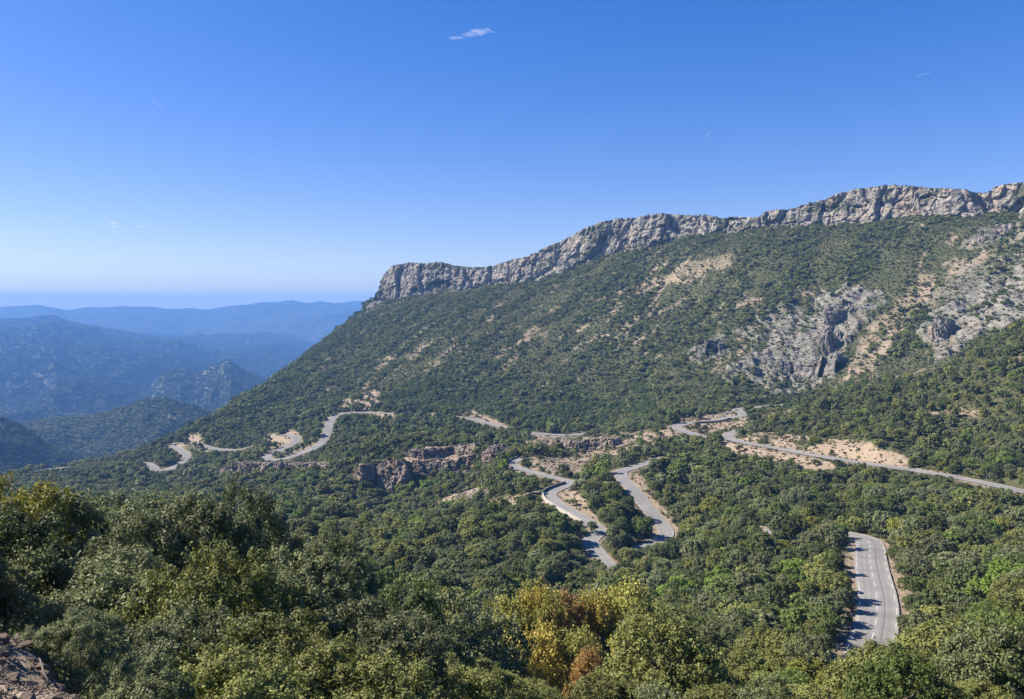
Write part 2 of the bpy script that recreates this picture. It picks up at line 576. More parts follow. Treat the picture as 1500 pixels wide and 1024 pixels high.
ca, cl, cr_ = _uv(ctrl[:, 0], ctrl[:, 1])
cw = ctrl[:, 2] / (cr_ + 3.0)
cxy = np.stack((ca, cl * SL), 1)
n = len(cxy)
D2 = ((cxy[:, None] - cxy[None]) ** 2).sum(-1)
A = np.zeros((n + 3, n + 3))
A[:n, :n] = _phi(D2) + np.eye(n) * 2e-5
A[:n, n] = 1
A[:n, n + 1:] = cxy
A[n, :n] = 1
A[n + 1:, :n] = cxy.T
sol = np.linalg.solve(A, np.concatenate((cw, np.zeros(3))))
ga, gl = np.linspace(-AZM, AZM, NA), np.linspace(LN0, LN1, NL)
GA, GL = np.meshgrid(ga, gl)
gq = np.stack((GA.ravel(), GL.ravel() * SL), 1)
gw = np.zeros(len(gq))
for s in range(0, len(gq), 20000):
    q = gq[s:s + 20000]
    d2 = (q[:, :1] - cxy[None, :, 0]) ** 2 + (q[:, 1:] - cxy[None, :, 1]) ** 2
    gw[s:s + 20000] = _phi(d2) @ sol[:n] + sol[n] + q @ sol[n + 1:]
GW = gw.reshape(NL, NA)


def base_h(x, y):
    a, l, r = _uv(x, y)
    fa = np.clip((np.clip(a, -AZM, AZM) + AZM) / (2 * AZM) * (NA - 1), 0, NA - 1.001)
    fl = np.clip((l - LN0) / (LN1 - LN0) * (NL - 1), 0, NL - 1.001)
    ia, il = fa.astype(int), fl.astype(int)
    ta, tl = fa - ia, fl - il
    w = (GW[il, ia] * (1 - ta) + GW[il, ia + 1] * ta) * (1 - tl) + (GW[il + 1, ia] * (1 - ta) + GW[il + 1, ia + 1] * ta) * tl
    z = w * (r + 3.0)
    z = np.where(r > 2600, z + (-430 - z) * sstep(2600, 3400, r), z)
    back = sstep(R(60), R(120), np.abs(a))
    zb = np.where(r < 900, -1.9 + 0.06 * r, 52.0 - 0.1 * (r - 900))
    return z * (1 - back) + np.maximum(zb, -430) * back


def dist_poly(px, py, line):
    line = np.asarray(line, float)
    best = np.full(px.shape, 1e9)
    for (x0, y0), (x1, y1) in zip(line[:-1], line[1:]):
        dx, dy = x1 - x0, y1 - y0
        t = np.clip(((px - x0) * dx + (py - y0) * dy) / (dx * dx + dy * dy), 0, 1)
        best = np.minimum(best, np.hypot(px - x0 - t * dx, py - y0 - t * dy))
    return best


def in_poly(px, py, poly):
    poly = np.asarray(poly, float)
    c = np.zeros(px.shape, bool)
    j = len(poly) - 1
    for i in range(len(poly)):
        xi, yi, xj, yj = *poly[i], *poly[j]
        if yi != yj:
            c ^= ((yi > py) != (yj > py)) & (px < (xj - xi) * (py - yi) / (yj - yi) + xi)
        j = i
    return c


STREAKS = [([(443, 567), (462, 548), (482, 529)], 4), ([(534, 566), (550, 545), (582, 515)], 4), ([(600, 522), (614, 513), (630, 501)], 5), ([(690, 558), (706, 546)], 5),
           ([(726, 522), (760, 500), (783, 482)], 5), ([(735, 540), (757, 523)], 4), ([(845, 484), (858, 478)], 4), ([(872, 441), (900, 432), (925, 420)], 5), ([(896, 460), (908, 443)], 5),
           ([(938, 422), (985, 410), (1015, 395), (1062, 382)], 13), ([(1000, 414), (1030, 402)], 4), ([(848, 527), (860, 525)], 6), ([(905, 485), (930, 474)], 3), ([(840, 510), (885, 490), (940, 462)], 3),
           ([(620, 545), (640, 530)], 3), ([(760, 500), (800, 486)], 3), ([(1045, 545), (1055, 520)], 4), ([(1180, 566), (1210, 558)], 3),
           ([(1236, 566), (1250, 540), (1268, 500), (1282, 478)], 9), ([(1256, 548), (1290, 510), (1312, 470), (1340, 440), (1375, 410), (1400, 390)], 20), ([(1276, 540), (1300, 500)], 14),
           ([(1388, 520), (1404, 496), (1440, 468), (1470, 440)], 10), ([(1420, 360), (1480, 335)], 7), ([(1400, 400), (1440, 375), (1500, 345)], 6), ([(1060, 455), (1120, 436)], 4),
           ([(1180, 432), (1205, 425)], 5), ([(1160, 592), (1240, 570), (1320, 552), (1400, 530)], 2.5), ([(1490, 528), (1505, 524)], 6), ([(1360, 607), (1400, 604), (1430, 606)], 8),
           ([(1105, 610), (1160, 604)], 7), ([(1380, 460), (1420, 452)], 6), ([(960, 460), (1000, 440)], 3), ([(1080, 500), (1110, 470)], 4), ([(1190, 500), (1215, 470)], 4)]
BARES = [[(494, 604), (500, 588), (530, 572), (552, 568), (560, 582), (548, 594), (534, 602)], [(666, 606), (694, 600), (720, 612), (745, 624), (770, 630), (700, 618)],
         [(535, 604), (575, 603), (580, 612), (540, 614)], [(625, 606), (645, 604), (648, 612), (628, 614)],
         [(760, 632), (850, 640), (985, 628), (1000, 640), (960, 652), (900, 672), (860, 668), (800, 652)], [(770, 668), (870, 668), (905, 684), (870, 690), (840, 700), (780, 686)],
         [(1075, 638), (1130, 632), (1200, 642), (1270, 645), (1330, 668), (1330, 686), (1270, 676), (1180, 662), (1100, 648)], [(1060, 645), (1110, 655), (1200, 675), (1230, 690), (1180, 690), (1090, 665), (1055, 660)],
         [(1330, 680), (1400, 690), (1500, 712), (1500, 720), (1400, 702), (1330, 690)], [(995, 612), (1060, 604), (1095, 610), (1095, 622), (1030, 640), (1000, 632)],
         [(800, 700), (838, 708), (878, 760), (885, 775), (860, 758), (830, 735), (818, 722)], [(935, 690), (985, 760), (1000, 782), (975, 775), (950, 740), (925, 705)],
         [(640, 735), (670, 722), (700, 715), (712, 722), (690, 738), (660, 742)], [(700, 735), (760, 725), (790, 720), (780, 732), (740, 745)], [(740, 806), (765, 803), (768, 818), (744, 822)],
         [(270, 640), (292, 632), (300, 645), (288, 652)], [(380, 640), (440, 630), (446, 650), (400, 665)], [(590, 668), (700, 650), (690, 690), (600, 700)]]
ROCKS = [([(1060, 560), (1075, 520), (1130, 500), (1150, 470), (1210, 430), (1250, 420), (1290, 430), (1240, 500), (1225, 555), (1160, 575)], 0.85), ([(1350, 500), (1370, 450), (1420, 430), (1500, 395), (1520, 460), (1440, 480), (1410, 520), (1380, 530)], 0.9),
         ([(1060, 490), (1110, 455), (1170, 430), (1190, 450), (1120, 500)], 0.6), ([(1000, 520), (1050, 490), (1060, 510), (1015, 530)], 0.7), ([(1420, 340), (1500, 320), (1500, 360), (1430, 372)], 0.5), ([(1330, 455), (1400, 400), (1500, 370), (1500, 400), (1400, 440)], 0.55)]


def masks(x, y, z, rd, rh):
    px, py, f = project(x, y, z)
    px = px + 7 * fbm(x / 9, y / 9, 3, 5) * np.clip(f / 700, 0.3, 1)
    py = py + 5 * fbm(x / 9 + 40, y / 9, 3, 6) * np.clip(f / 700, 0.3, 1)
    rough = fbm(x / 14, y / 14, 4, 11)
    bare, rock = np.zeros(x.shape), np.zeros(x.shape)
    ok = (y > 30) & (px > -50) & (px < 1600)
    qx, qy, rg = px[ok], py[ok], rough[ok]
    bb = np.zeros(qx.shape)
    rr = np.zeros(qx.shape)
    for line, w in STREAKS:
        lo, hi = np.min(line, 0) - 30, np.max(line, 0) + 30
        s = (qx > lo[0]) & (qx < hi[0]) & (qy > lo[1]) & (qy < hi[1])
        d = dist_poly(qx[s], qy[s], line)
        bb[s] = np.maximum(bb[s], sstep(w * 0.95, w * 0.3, d + rg[s] * w * 1.3) * (0.55 + 0.45 * sstep(-0.3, 0.2, rg[s])))
    for poly in BARES:
        bb = np.maximum(bb, in_poly(qx, qy, poly) * sstep(-0.55, -0.1, rg))
    wx_ = qx + 26 * fbm(x[ok] / 38 + 3, y[ok] / 38, 4, 15, 0.6)
    wy_ = qy + 18 * fbm(x[ok] / 38 - 8, y[ok] / 38, 4, 16, 0.6)
    for poly, a in ROCKS:
        rr = np.maximum(rr, in_poly(wx_, wy_, poly) * a * sstep(-0.75 + 0.5 * (0.9 - a), -0.2 + 0.5 * (0.9 - a), rg))
    bare[ok], rock[ok] = bb, rr
    far = sstep(520, 640, y) * (np.abs(px - 750) < 1000)
    uu, vv = x * 0.78 - y * 0.63, -x * 0.63 - y * 0.78
    speck = sstep(0.40, 0.58, fbm(uu / 6.5, vv / 42, 4, 21, 0.55) + 0.12 * fbm(x / 90, y / 90, 2, 23)) * far * 0.85
    bare = np.maximum(bare, speck)
    bank = sstep(rh + 2.3, rh + 0.8, rd + 1.6 * rough)
    bare = np.maximum(bare, bank)
    # the stony ledge at the viewer's feet
    ledge = sstep(10, 7, np.hypot(x + 4.5, (y - 5.0) * 1.0)) * (y > 0)
    bare = np.maximum(bare, ledge)
    near_ = sstep(1900, 1400, np.hypot(x, y))
    return np.clip(bare, 0, 1) * near_, np.clip(rock, 0, 1) * near_


def terrain_h(x, y, full=False):
    x, y = np.asarray(x, float), np.asarray(y, float)
    z = base_h(x, y)
    rd, rz, rh = road_at(x, y)
    r = np.hypot(x, y)
    free = sstep(9, 40, rd)
    mount = sstep(560, 760, y)
    near = sstep(20, 60, r)
    z = z + near * free * ((1 - mount) * 1.1 * fbm(x / 26, y / 26, 4, 3) + mount * (4.5 * fbm(x / 75, y / 75, 4, 4) + 1.6 * fbm(x / 16, y / 16, 3, 8)))
    z = z + (1 - sstep(3, 12, r)) * 0.12 * fbm(x * 1.3, y * 1.3, 4, 2)
    bare, rock = masks(x, y, z, rd, rh)
    steep = rock > 0.05
    if steep.any():
        xs, ys = x[steep], y[steep]
        z[steep] += rock[steep] * (6.5 * fbm(xs / 26, ys / 50, 5, 41, 0.6, True) + 3.0 * fbm(xs / 8, ys / 14, 3, 43, 0.6, True))
    z = z - 0.8 * bare * sstep(500, 620, y)
    keep = sstep(rh + 1.6, rh + 9.5, rd)
    z = np.where(rd < 90, (rz - 0.28) * (1 - keep) + z * keep, z)
    if full:
        return z, bare, rock, rd, rh
    return z


def hit(px, py, d0=30.0, d1=1400.0):
    """forward distance at which a view direction meets the ground"""
    d = np.geomspace(d0, min(d1, d0 * 14), 700)
    a, y, z = ray(px, py)
    x = a * d / y
    below = z * d / y < terrain_h(x, d)
    return float(d[np.argmax(below)]) if below.any() else d1


# ------------------------------------------------------------------ the ground sheet
rows = np.concatenate((np.geomspace(0.6, 30, 70, endpoint=False), np.geomspace(30, 85, 60, endpoint=False), np.linspace(85, 500, 400, endpoint=False),
                       np.linspace(500, 1290, 300, endpoint=False), np.geomspace(1290, 3500, 36, endpoint=False), np.geomspace(3500, 11600, 20)))
cols = np.concatenate((np.linspace(R(-180), R(-44), 40, endpoint=False), np.linspace(R(-44), R(-35.5), 24, endpoint=False), np.linspace(R(-35.5), R(36.5), 600, endpoint=False),
                       np.linspace(R(36.5), R(48), 30, endpoint=False), np.linspace(R(48), R(180), 40, endpoint=False)))
CR, CA = np.meshgrid(rows, cols, indexing='ij')
TX, TY = CR * np.sin(CA), CR * np.cos(CA)
sh = TX.shape
TZ, TB, TRK, TRD, TRH = terrain_h(TX.ravel(), TY.ravel(), True)
verts = np.stack((TX.ravel(), TY.ravel(), TZ), 1)
quads = grid_quads(sh[0], sh[1], True)
nv = len(verts)
verts = np.vstack((verts, [[0, 0, float(TZ[:sh[1]].mean())]]))
fan = np.stack((np.full(sh[1], nv), (np.arange(sh[1]) + 1) % sh[1], np.arange(sh[1])), 1)
ground_me = mesh_np('ground', verts, quads[:, ::-1], M_TERRAIN, True, fan, {'bare': np.append(TB, 1), 'rock': np.append(TRK, 0)})
ground = link('ground', ground_me, kind='structure')

# ------------------------------------------------------------------ roads
road_n = {'lower': 'road', 'middle': 'road', 'upper': 'road', 'crest': 'road', 'bend': 'road', 'contour': 'road'}


def ribbon(line, offs, lift):
    t = np.gradient(line[:, :2], axis=0)
    t /= np.linalg.norm(t, axis=1, keepdims=True)
    nrm = np.stack((t[:, 1], -t[:, 0]), 1)
    v = []
    for o in offs:
        v.append(np.column_stack((line[:, :2] + nrm * o, line[:, 2] + lift)))
    return np.stack(v, 1)


def strip_mesh(name, line, offs, lift, mat):
    v = ribbon(line, offs, lift)
    nr, nc = v.shape[:2]
    ac = np.tile(np.linspace(-1, 1, nc), nr)
    return mesh_np(name, v.reshape(-1, 3), grid_quads(nr, nc)[:, ::-1], mat, True, None, {'across': ac})


road_obj = {}
for k, c in road_line.items():
    hw = HALF[k]
    wob = 1.0
    me = strip_mesh('road', c, np.linspace(-hw, hw, 7), 0.0, M_ASPHALT)
    road_obj[k] = link('road', me, kind='structure')


def resample(line, step):
    s = np.concatenate(([0], np.cumsum(np.linalg.norm(np.diff(line[:, :2], axis=0), axis=1))))
    q = np.arange(0, s[-1], step)
    return np.stack([np.interp(q, s, line[:, i]) for i in range(3)], 1)


def dashes(k, off, length, gap, width, name, mat, lift=0.006):
    c = resample(road_line[k], 0.5)
    n = int(length / 0.5) + 1
    st = int((length + gap) / 0.5)
    for i in range(0, len(c) - n, st):
        me = strip_mesh(name, c[i:i + n], (off - width / 2, off + width / 2), lift, mat)
        link(name, me, road_obj[k])


dashes('lower', -0.1, 3.0, 3.5, 0.12, 'centre_line_dash', M_PAINT)
dashes('lower', 2.62, 3.0, 3.5, 0.12, 'edge_line_dash', M_PAINT)
dashes('lower', -2.62, 6.0, 2.0, 0.11, 'edge_line_dash', M_PAINT)
c = resample(road_line['lower'], 1.0)
link('tar_seam', strip_mesh('tar_seam', c, (1.0 - 0.09, 1.0 + 0.09), 0.004, M_TAR), road_obj['lower'])


def wall_run(line, off, thick, height, below, mat, label, name='parapet_wall'):
    v0 = ribbon(line, (off,), 0)[:, 0]
    v1 = ribbon(line, (off + thick,), 0)[:, 0]
    hh = height + 0.05 * fbm(np.arange(len(line)) / 3.0, np.zeros(len(line)), 2, 9)
    sect = np.stack((v0 + [0, 0, -below], v0 + np.column_stack((0 * hh, 0 * hh, hh)), v1 + np.column_stack((0 * hh, 0 * hh, hh)), v1 + [0, 0, -below]), 1)
    nr, nc = sect.shape[:2]
    q = grid_quads(nr, nc, True)
    caps = np.array([[0, 1, 2, 3], [(nr - 1) * 4 + 3, (nr - 1) * 4 + 2, (nr - 1) * 4 + 1, (nr - 1) * 4]])
    root = link(name, mesh_np(name, sect.reshape(-1, 3), np.vstack((q, caps)), mat, False))
    tag(root, label, 'wall')
    cw0 = ribbon(line, (off - 0.05 if thick > 0 else off + 0.05,), 0)[:, 0]
    cw1 = ribbon(line, (off + thick + (0.05 if thick > 0 else -0.05),), 0)[:, 0]
    up = np.column_stack((0 * hh, 0 * hh, hh + 0.003))
    s2 = np.stack((cw0 + up, cw0 + up + [0, 0, 0.09], cw1 + up + [0, 0, 0.09], cw1 + up), 1)
    link('coping', mesh_np('coping', s2.reshape(-1, 3), np.vstack((q, caps)), mat, False), root)
    return root


def seg(k, a, b):
    """the piece of a road between two of its control points"""
    c = road_line[k]
    i = np.argmin(np.linalg.norm(c - road_ctrl[k][a], axis=1))
    j = np.argmin(np.linalg.norm(c - road_ctrl[k][b], axis=1))
    return c[i:j + 1:2]


wall_run(seg('middle', 4, 8), -2.65, -0.45, 0.75, 2.6, M_WALL, 'long pale masonry wall holding up the left edge of the middle hairpin road')
wall_run(seg('middle', 8, 10), -2.65, -0.45, 0.9, 1.2, M_DARKWALL, 'dark curved parapet round the outside of the middle hairpin')
wall_run(seg('middle', 14, 16), -2.65, -0.45, 0.8, 1.2, M_DARKWALL, 'short dark parapet round the bend beside the pink rock outcrop')
wall_run(seg('bend', 4, 6), 3.5, 0.45, 0.8, 0.9, M_DARKWALL, 'short dark block wall beside the pale lay-by on the far road bend')


# ------------------------------------------------------------------ cliffs and outcrops
def cliff(name, px0, px1, base_tab, top_tab, d_of, mat, step, rowsn, lean, amp, cell, back, seed, rim=1.0, kind='structure', cap_drop=0.25, bed=0.5):
    pxs = [px0]
    while pxs[-1] < px1:
        d = float(d_of(pxs[-1]))
        pxs.append(pxs[-1] + step * FPX / d)
    pxs = np.array(pxs)
    ds = np.array([float(d_of(p)) for p in pxs])
    B = np.array([P(p, float(lut(base_tab, p)), d) for p, d in zip(pxs, ds)])
    T = np.array([P(p, float(lut(top_tab, p)), d) for p, d in zip(pxs, ds)])
    H = np.maximum(T[:, 2] - B[:, 2], 0.3)
    tang = np.gradient(B[:, :2], axis=0)
    for _ in range(40):
        tang[1:-1] = (tang[:-2] + 2 * tang[1:-1] + tang[2:]) / 4
    tang /= np.linalg.norm(tang, axis=1, keepdims=True)
    nrm = np.stack((tang[:, 1], -tang[:, 0]), 1)             # out of the face, towards the viewer
    s = np.concatenate(([0], np.cumsum(np.linalg.norm(np.diff(B[:, :2], axis=0), axis=1))))
    zj = rim * fbm(s / (cell * 0.9), s * 0, 3, seed + 5) + rim * 0.8 * (worley(s / (cell * 0.55), s * 0 + 0.5, seed + 6)[2] - 0.5)
    endf = sstep(0, 12 * step, s) * sstep(0, 12 * step, s[-1] - s)
    t = np.concatenate((np.linspace(-0.22, 1, rowsn), 1 + np.linspace(0.05, 1, 14) ** 1.4))
    S, Tt = np.meshgrid(s, t)
    tf = np.clip(Tt, None, 1)
    Hh = H[None] + 0 * Tt
    h = tf * Hh
    z = B[None, :, 2] + h + zj[None] * sstep(0.4, 1, tf) * endf
    u = S
    big = fbm(u / (cell * 2.6), h / (cell * 4), 3, seed, 0.5)
    f1, f2, v1 = worley(u / cell + 0.35 * fbm(u / cell, h / cell, 2, seed + 1), h / (cell * 1.9), seed + 1)
    g1, g2, v2 = worley(u / (cell * 0.36) + 0.4 * fbm(u / cell * 3, h / cell * 3, 2, seed + 2), h / (cell * 0.5), seed + 2)
    k1, k2, v3 = worley(u / (cell * 0.13), h / (cell * 0.15), seed + 3)
    crack = -sstep(0.16, 0.0, f2 - f1) * 0.9 - sstep(0.14, 0.0, g2 - g1) * 0.35
    ledge = bed * (fbm(u / (cell * 6), z / (cell * 0.22), 3, seed + 9) + 0.6 * np.sign(np.sin(z / (cell * 0.12) + 2 * fbm(u / cell / 3, h * 0, 2, seed + 3))) * 0.25)
    disp = amp * (1.0 * big + 0.8 * (v1 - 0.5) + 0.42 * (v2 - 0.5) + 0.16 * (v3 - 0.5) + 0.42 * crack + 0.35 * ledge + 0.16 * fbm(u / (cell * 0.1), h / (cell * 0.1), 3, seed + 8))
    setback = lean * h
    bk = np.clip(Tt - 1, 0, None)
    setback = setback + bk * back
    disp = disp * np.where(Tt <= 1, 1, np.exp(-bk * 5)) * (0.35 + 0.65 * endf[None])
    z = z - np.where(bk > 0, (bk ** 1.3) * (Hh * cap_drop + back * 0.05) + bk * 6 * (1 - endf[None]), 0)
    z = z + np.where(bk > 0, np.minimum(bk * 8, 1) * rim * 0.9 * fbm(u / (cell * 0.25), bk * back / (cell * 0.25), 3, seed + 12), 0)
    z = np.where(bk >= 0.99, z - Hh * 0.5 - 12 * lean, z)
    x = B[None, :, 0] + nrm[None, :, 0] * (disp - setback)
    y = B[None, :, 1] + nrm[None, :, 1] * (disp - setback)
    moss = np.where(bk > 0.06, sstep(-0.15, 0.2, fbm(u / (cell * 0.3), bk * 9, 3, seed + 20)), 0) * 0.9
    moss = np.maximum(moss, sstep(0.18, 0.42, fbm(u / (cell * 0.7), h / (cell * 0.4), 4, seed + 21)) * 0.75 * sstep(0.2, 0.6, 1 - np.abs(tf - 0.45)))
    v = np.stack((x, y, z), -1).reshape(-1, 3)
    me = mesh_np(name, v, grid_quads(len(t), len(s)), mat, False, None, {'moss': moss.ravel()})
    o = link(name, me, kind=kind)
    return o, np.stack((x, y, z), -1), t


_, CLIFF_V, CLIFF_T = cliff('limestone_cliff', 536, 1780, CLIFF_BASE, CLIFF_TOP, lambda p: lut(CLIFF_D, p), M_CLIFF, 1.15, 74, 0.22, 11.0, 40.0, 70.0, 100, 1.8, bed=0.3)

OUTCROPS = [  # base line, top line, lean
    ([(515, 704), (530, 714), (548, 716)], [(515, 692), (524, 681), (548, 680)], 0.12),
    ([(552, 716), (565, 722), (592, 722), (602, 716)], [(552, 682), (560, 676), (585, 674), (602, 690)], 0.08),
    ([(592, 706), (620, 700), (660, 694), (698, 686), (706, 682)], [(592, 684), (605, 674), (640, 675), (665, 673), (690, 667), (706, 669)], 0.15),
    ([(588, 671), (620, 674), (660, 667), (698, 667)], [(588, 664), (600, 660), (640, 657), (670, 654), (690, 650), (698, 654)], 0.3),
    ([(766, 654), (800, 662), (840, 664), (900, 655), (912, 650)], [(766, 647), (790, 643), (820, 645), (850, 648), (880, 645), (912, 642)], 0.6),
    ([(322, 692), (350, 699), (390, 698), (430, 693), (480, 692), (530, 688)], [(322, 686), (345, 677), (385, 679), (420, 678), (470, 678), (530, 684)], 0.12),
    ([(660, 738), (672, 738), (700, 734), (712, 730)], [(660, 728), (675, 721), (695, 716), (712, 723)], 0.7),
    ([(1188, 548), (1205, 552), (1222, 548)], [(1188, 530), (1205, 516), (1222, 528)], 0.5),
    ([(1200, 505), (1214, 508), (1232, 500)], [(1200, 486), (1214, 474), (1232, 484)], 0.4),
    ([(1205, 462), (1230, 466), (1262, 458)], [(1205, 450), (1230, 438), (1262, 446)], 0.4),
    ([(1005, 520), (1030, 524), (1060, 515)], [(1005, 512), (1030, 500), (1060, 497)], 0.5),
    ([(1130, 545), (1170, 560), (1195, 558)], [(1130, 530), (1170, 530), (1195, 520)], 0.6),
    ([(1420, 356), (1450, 352), (1485, 340)], [(1420, 345), (1450, 334), (1485, 326)], 0.6),
]
for i, (bt, tt, ln) in enumerate(OUTCROPS):
    tab = [(q[0], hit(q[0], q[1], 150)) for q in bt]
    dm = float(np.median([q[1] for q in tab]))
    tab = [(q[0], min(max(q[1], dm * 0.93), dm * 1.07)) for q in tab]
    sc_ = dm / 450
    cliff('rock_outcrop', bt[0][0], bt[-1][0], bt, tt, (lambda tb: (lambda p: lut(tb, p)))(tab), M_OUTCROP if i < 7 else M_CRAG, 0.42 * sc_, 44, ln, 2.3 * sc_, 4.6 * sc_, 9.0 * sc_, 200 + i * 17, 0.8, cap_drop=0.1, bed=0.4)


def rock_mound(px, py, rx, ry, rz, rot, seed, mat):
    """a weathered dome of rock that stands out of the ground"""
    d = hit(px, py, 60)
    p = P(px, py, d)
    nu, nv_ = 90, 44
    u, w = np.meshgrid(np.linspace(0, 2 * math.pi, nu, endpoint=False), np.linspace(0.0, 0.62 * math.pi, nv_))
    dx, dy, dz = np.sin(w) * np.cos(u), np.sin(w) * np.sin(u), np.cos(w)
    a_, b_ = dx * 2.2 + dz, dy * 2.2 - dz * 1.7
    f1, f2, v1 = worley(a_ * 1.3, b_ * 1.3, seed)
    g1, g2, v2 = worley(a_ * 3.5, b_ * 3.5 + dz * 2, seed + 1)
    k = 1 + 0.22 * fbm(a_, b_, 3, seed + 2) + 0.14 * (v1 - 0.5) + 0.07 * (v2 - 0.5) - 0.10 * sstep(0.14, 0, f2 - f1) - 0.05 * sstep(0.14, 0, g2 - g1) + 0.03 * fbm(a_ * 9, b_ * 9, 3, seed + 3)
    x, y, z = dx * k * rx, dy * k * ry, np.sign(dz) * np.abs(dz) ** 0.8 * k * rz
    c_, s_ = math.cos(rot), math.sin(rot)
    v = np.stack((p[0] + x * c_ - y * s_, p[1] + ry * 0.5 + x * s_ + y * c_, p[2] + z - 0.5), -1)
    moss = sstep(0.15, 0.4, fbm(a_ * 1.5, b_ * 1.5, 4, seed + 5)) * 0.7
    link('rock_outcrop', mesh_np('rock_outcrop', v.reshape(-1, 3), grid_quads(nv_, nu, True), mat, False, None, {'moss': moss.ravel()}), kind='structure')


rock_mound(732, 678, 11.0, 8.0, 8.6, 0.3, 700, M_OUTCROP)
rock_mound(706, 684, 6.5, 6.0, 5.0, 1.1, 720, M_OUTCROP)
rock_mound(1384, 492, 11.0, 9.0, 15.0, 0.5, 740, M_CRAG)
rock_mound(1216, 520, 9.0, 7.0, 17.0, 0.2, 760, M_CRAG)
rock_mound(1226, 470, 12.0, 7.0, 13.0, 0.4, 780, M_CRAG)

# ------------------------------------------------------------------ far hills
def mat_far(name):
    m, nt, b = new_mat(name)
    n1 = noise(nt, 0.02, 8, 0.7)
    n2 = noise(nt, 0.0022, 5, 0.6)
    c = mix(nt, ramp(nt, n1, [(0.38, 0), (0.62, 1)]), (0.022, 0.030, 0.012), (0.055, 0.064, 0.03))
    c = mix(nt, ramp(nt, n2, [(0.45, 0), (0.7, 0.5)]), c, (0.06, 0.064, 0.034))
    c = mix(nt, attr(nt, 'rock'), c, (0.15, 0.135, 0.115))
    nt.links.new(c, b.inputs['Base Color'])
    bump(nt, b, noise(nt, 0.05, 6, 0.7), 1.0, 6.0)
    return m


M_FAR = mat_far('far_woods')
FAR = []


def hill(name, crest, d, depth, foot, ncol, nrow, amp, wl_, seed, back=0.4, rock=None, slopepow=1.0, skew=0.0):
    px = np.linspace(crest[0][0], crest[-1][0], ncol)
    c = np.array([P(p, float(lut(crest, p)), d) for p in px])
    jag = amp * 0.12 * fbm(px * d / FPX / (wl_ * 0.2), px * 0, 4, seed + 3)
    t = np.concatenate((np.linspace(-back, 0, nrow // 5, endpoint=False), np.linspace(0, 1, nrow)))
    Tt, Px = np.meshgrid(t, px, indexing='ij')
    X = c[None, :, 0] + 0 * Tt
    Y = d - depth * Tt
    X = X * (Y / d) + skew * depth * Tt
    prof = np.where(Tt >= 0, np.clip(Tt, 0, 1) ** slopepow, np.abs(Tt) * 1.1)
    Z = c[None, :, 2] + jag[None] + (foot - c[None, :, 2]) * np.clip(prof, 0, 1.05)
    env = sstep(0, 0.3, np.abs(Tt))
    Z = Z + env * amp * (fbm(X / wl_, Y / (wl_ * 1.3), 5, seed, 0.52, True) - 0.25) + amp * 0.10 * fbm(X / (wl_ * 0.12), Y / (wl_ * 0.12), 3, seed + 7)
    rk = np.zeros(X.shape)
    if rock:
        a, b, _ = project(X, Y, Z)
        a = a + 10 * fbm(X / 60, Y / 60, 3, seed + 9)
        for poly in rock:
            rk = np.maximum(rk, in_poly(a, b, poly) * sstep(0.05, 0.5, fbm(X / 30, Y / 30, 4, seed + 10, 0.65)) * 0.8)
        Z = Z + rk * 9 * fbm(X / 14, Y / 14, 4, seed + 11, 0.65, True)
    v = np.stack((X, Y, Z), -1)
    nr, nc = X.shape
    me = mesh_np(name, v.reshape(-1, 3), grid_quads(nr, nc), M_FAR, True, None, {'rock': rk.ravel()})
    o = link(name, me, kind='structure')
    FAR.append((v, rk, d))
    return o


hill('distant_ridge', [(330, 452), (355, 447), (380, 443), (405, 442), (428, 439), (450, 443), (470, 441), (490, 444), (515, 441), (540, 440), (620, 444)], 10700, 900, -430, 120, 20, 60, 1500, 310)
hill('far_ridge', [(-420, 452), (-200, 445), (-60, 449), (0, 449), (60, 448), (75, 451), (95, 454), (130, 450), (170, 448), (210, 450), (240, 452), (270, 451), (300, 452), (330, 450), (360, 447), (400, 445), (440, 444), (480, 447), (520, 447), (560, 450), (640, 455)], 9600, 2300, -430, 300, 60, 130, 1600, 320, slopepow=0.8)
hill('wooded_hill', [(-420, 480), (-150, 470), (-40, 470), (20, 468), (60, 464), (80, 465), (110, 474), (150, 481), (200, 489), (250, 497), (300, 506), (340, 516), (400, 535), (470, 560), (540, 590)], 6300, 3700, -470, 420, 190, 150, 760, 330, rock=[[(20, 540), (80, 530), (90, 560), (30, 570)]])
hill('wooded_hill', [(60, 505), (200, 499), (240, 495), (290, 491), (330, 490), (365, 491), (400, 494), (430, 498), (460, 504), (520, 520), (600, 545)], 7200, 2400, -440, 300, 90, 110, 760, 340)
hill('craggy_ridge', [(120, 640), (160, 612), (200, 588), (225, 566), (240, 545), (262, 541), (285, 546), (305, 540), (330, 529), (350, 536), (370, 550), (400, 562), (460, 580), (520, 600)], 3400, 1200, -490, 280, 110, 90, 280, 350, rock=[[(205, 580), (235, 535), (280, 540), (330, 525), (380, 555), (360, 580), (300, 575), (250, 570), (225, 590)]])
hill('valley_hill', [(-60, 640), (20, 630), (60, 618), (110, 612), (160, 604), (190, 592), (215, 583), (240, 583), (270, 592), (310, 602), (350, 618), (420, 640)], 1950, 520, -390, 240, 90, 26, 150, 360, rock=[[(228, 605), (250, 596), (262, 606), (285, 610), (280, 622), (255, 618), (238, 616)]])
hill('shaded_hill', [(-420, 540), (-200, 570), (-60, 592), (0, 611), (30, 624), (55, 640), (75, 655), (100, 668), (140, 690), (200, 720)], 1500, 420, -345, 220, 80, 24, 140, 370)

# ------------------------------------------------------------------ plants: leaf meshes
def unit_dirs(n, rng):
    v = rng.normal(size=(n, 3))
    return v / np.linalg.norm(v, axis=1, keepdims=True)


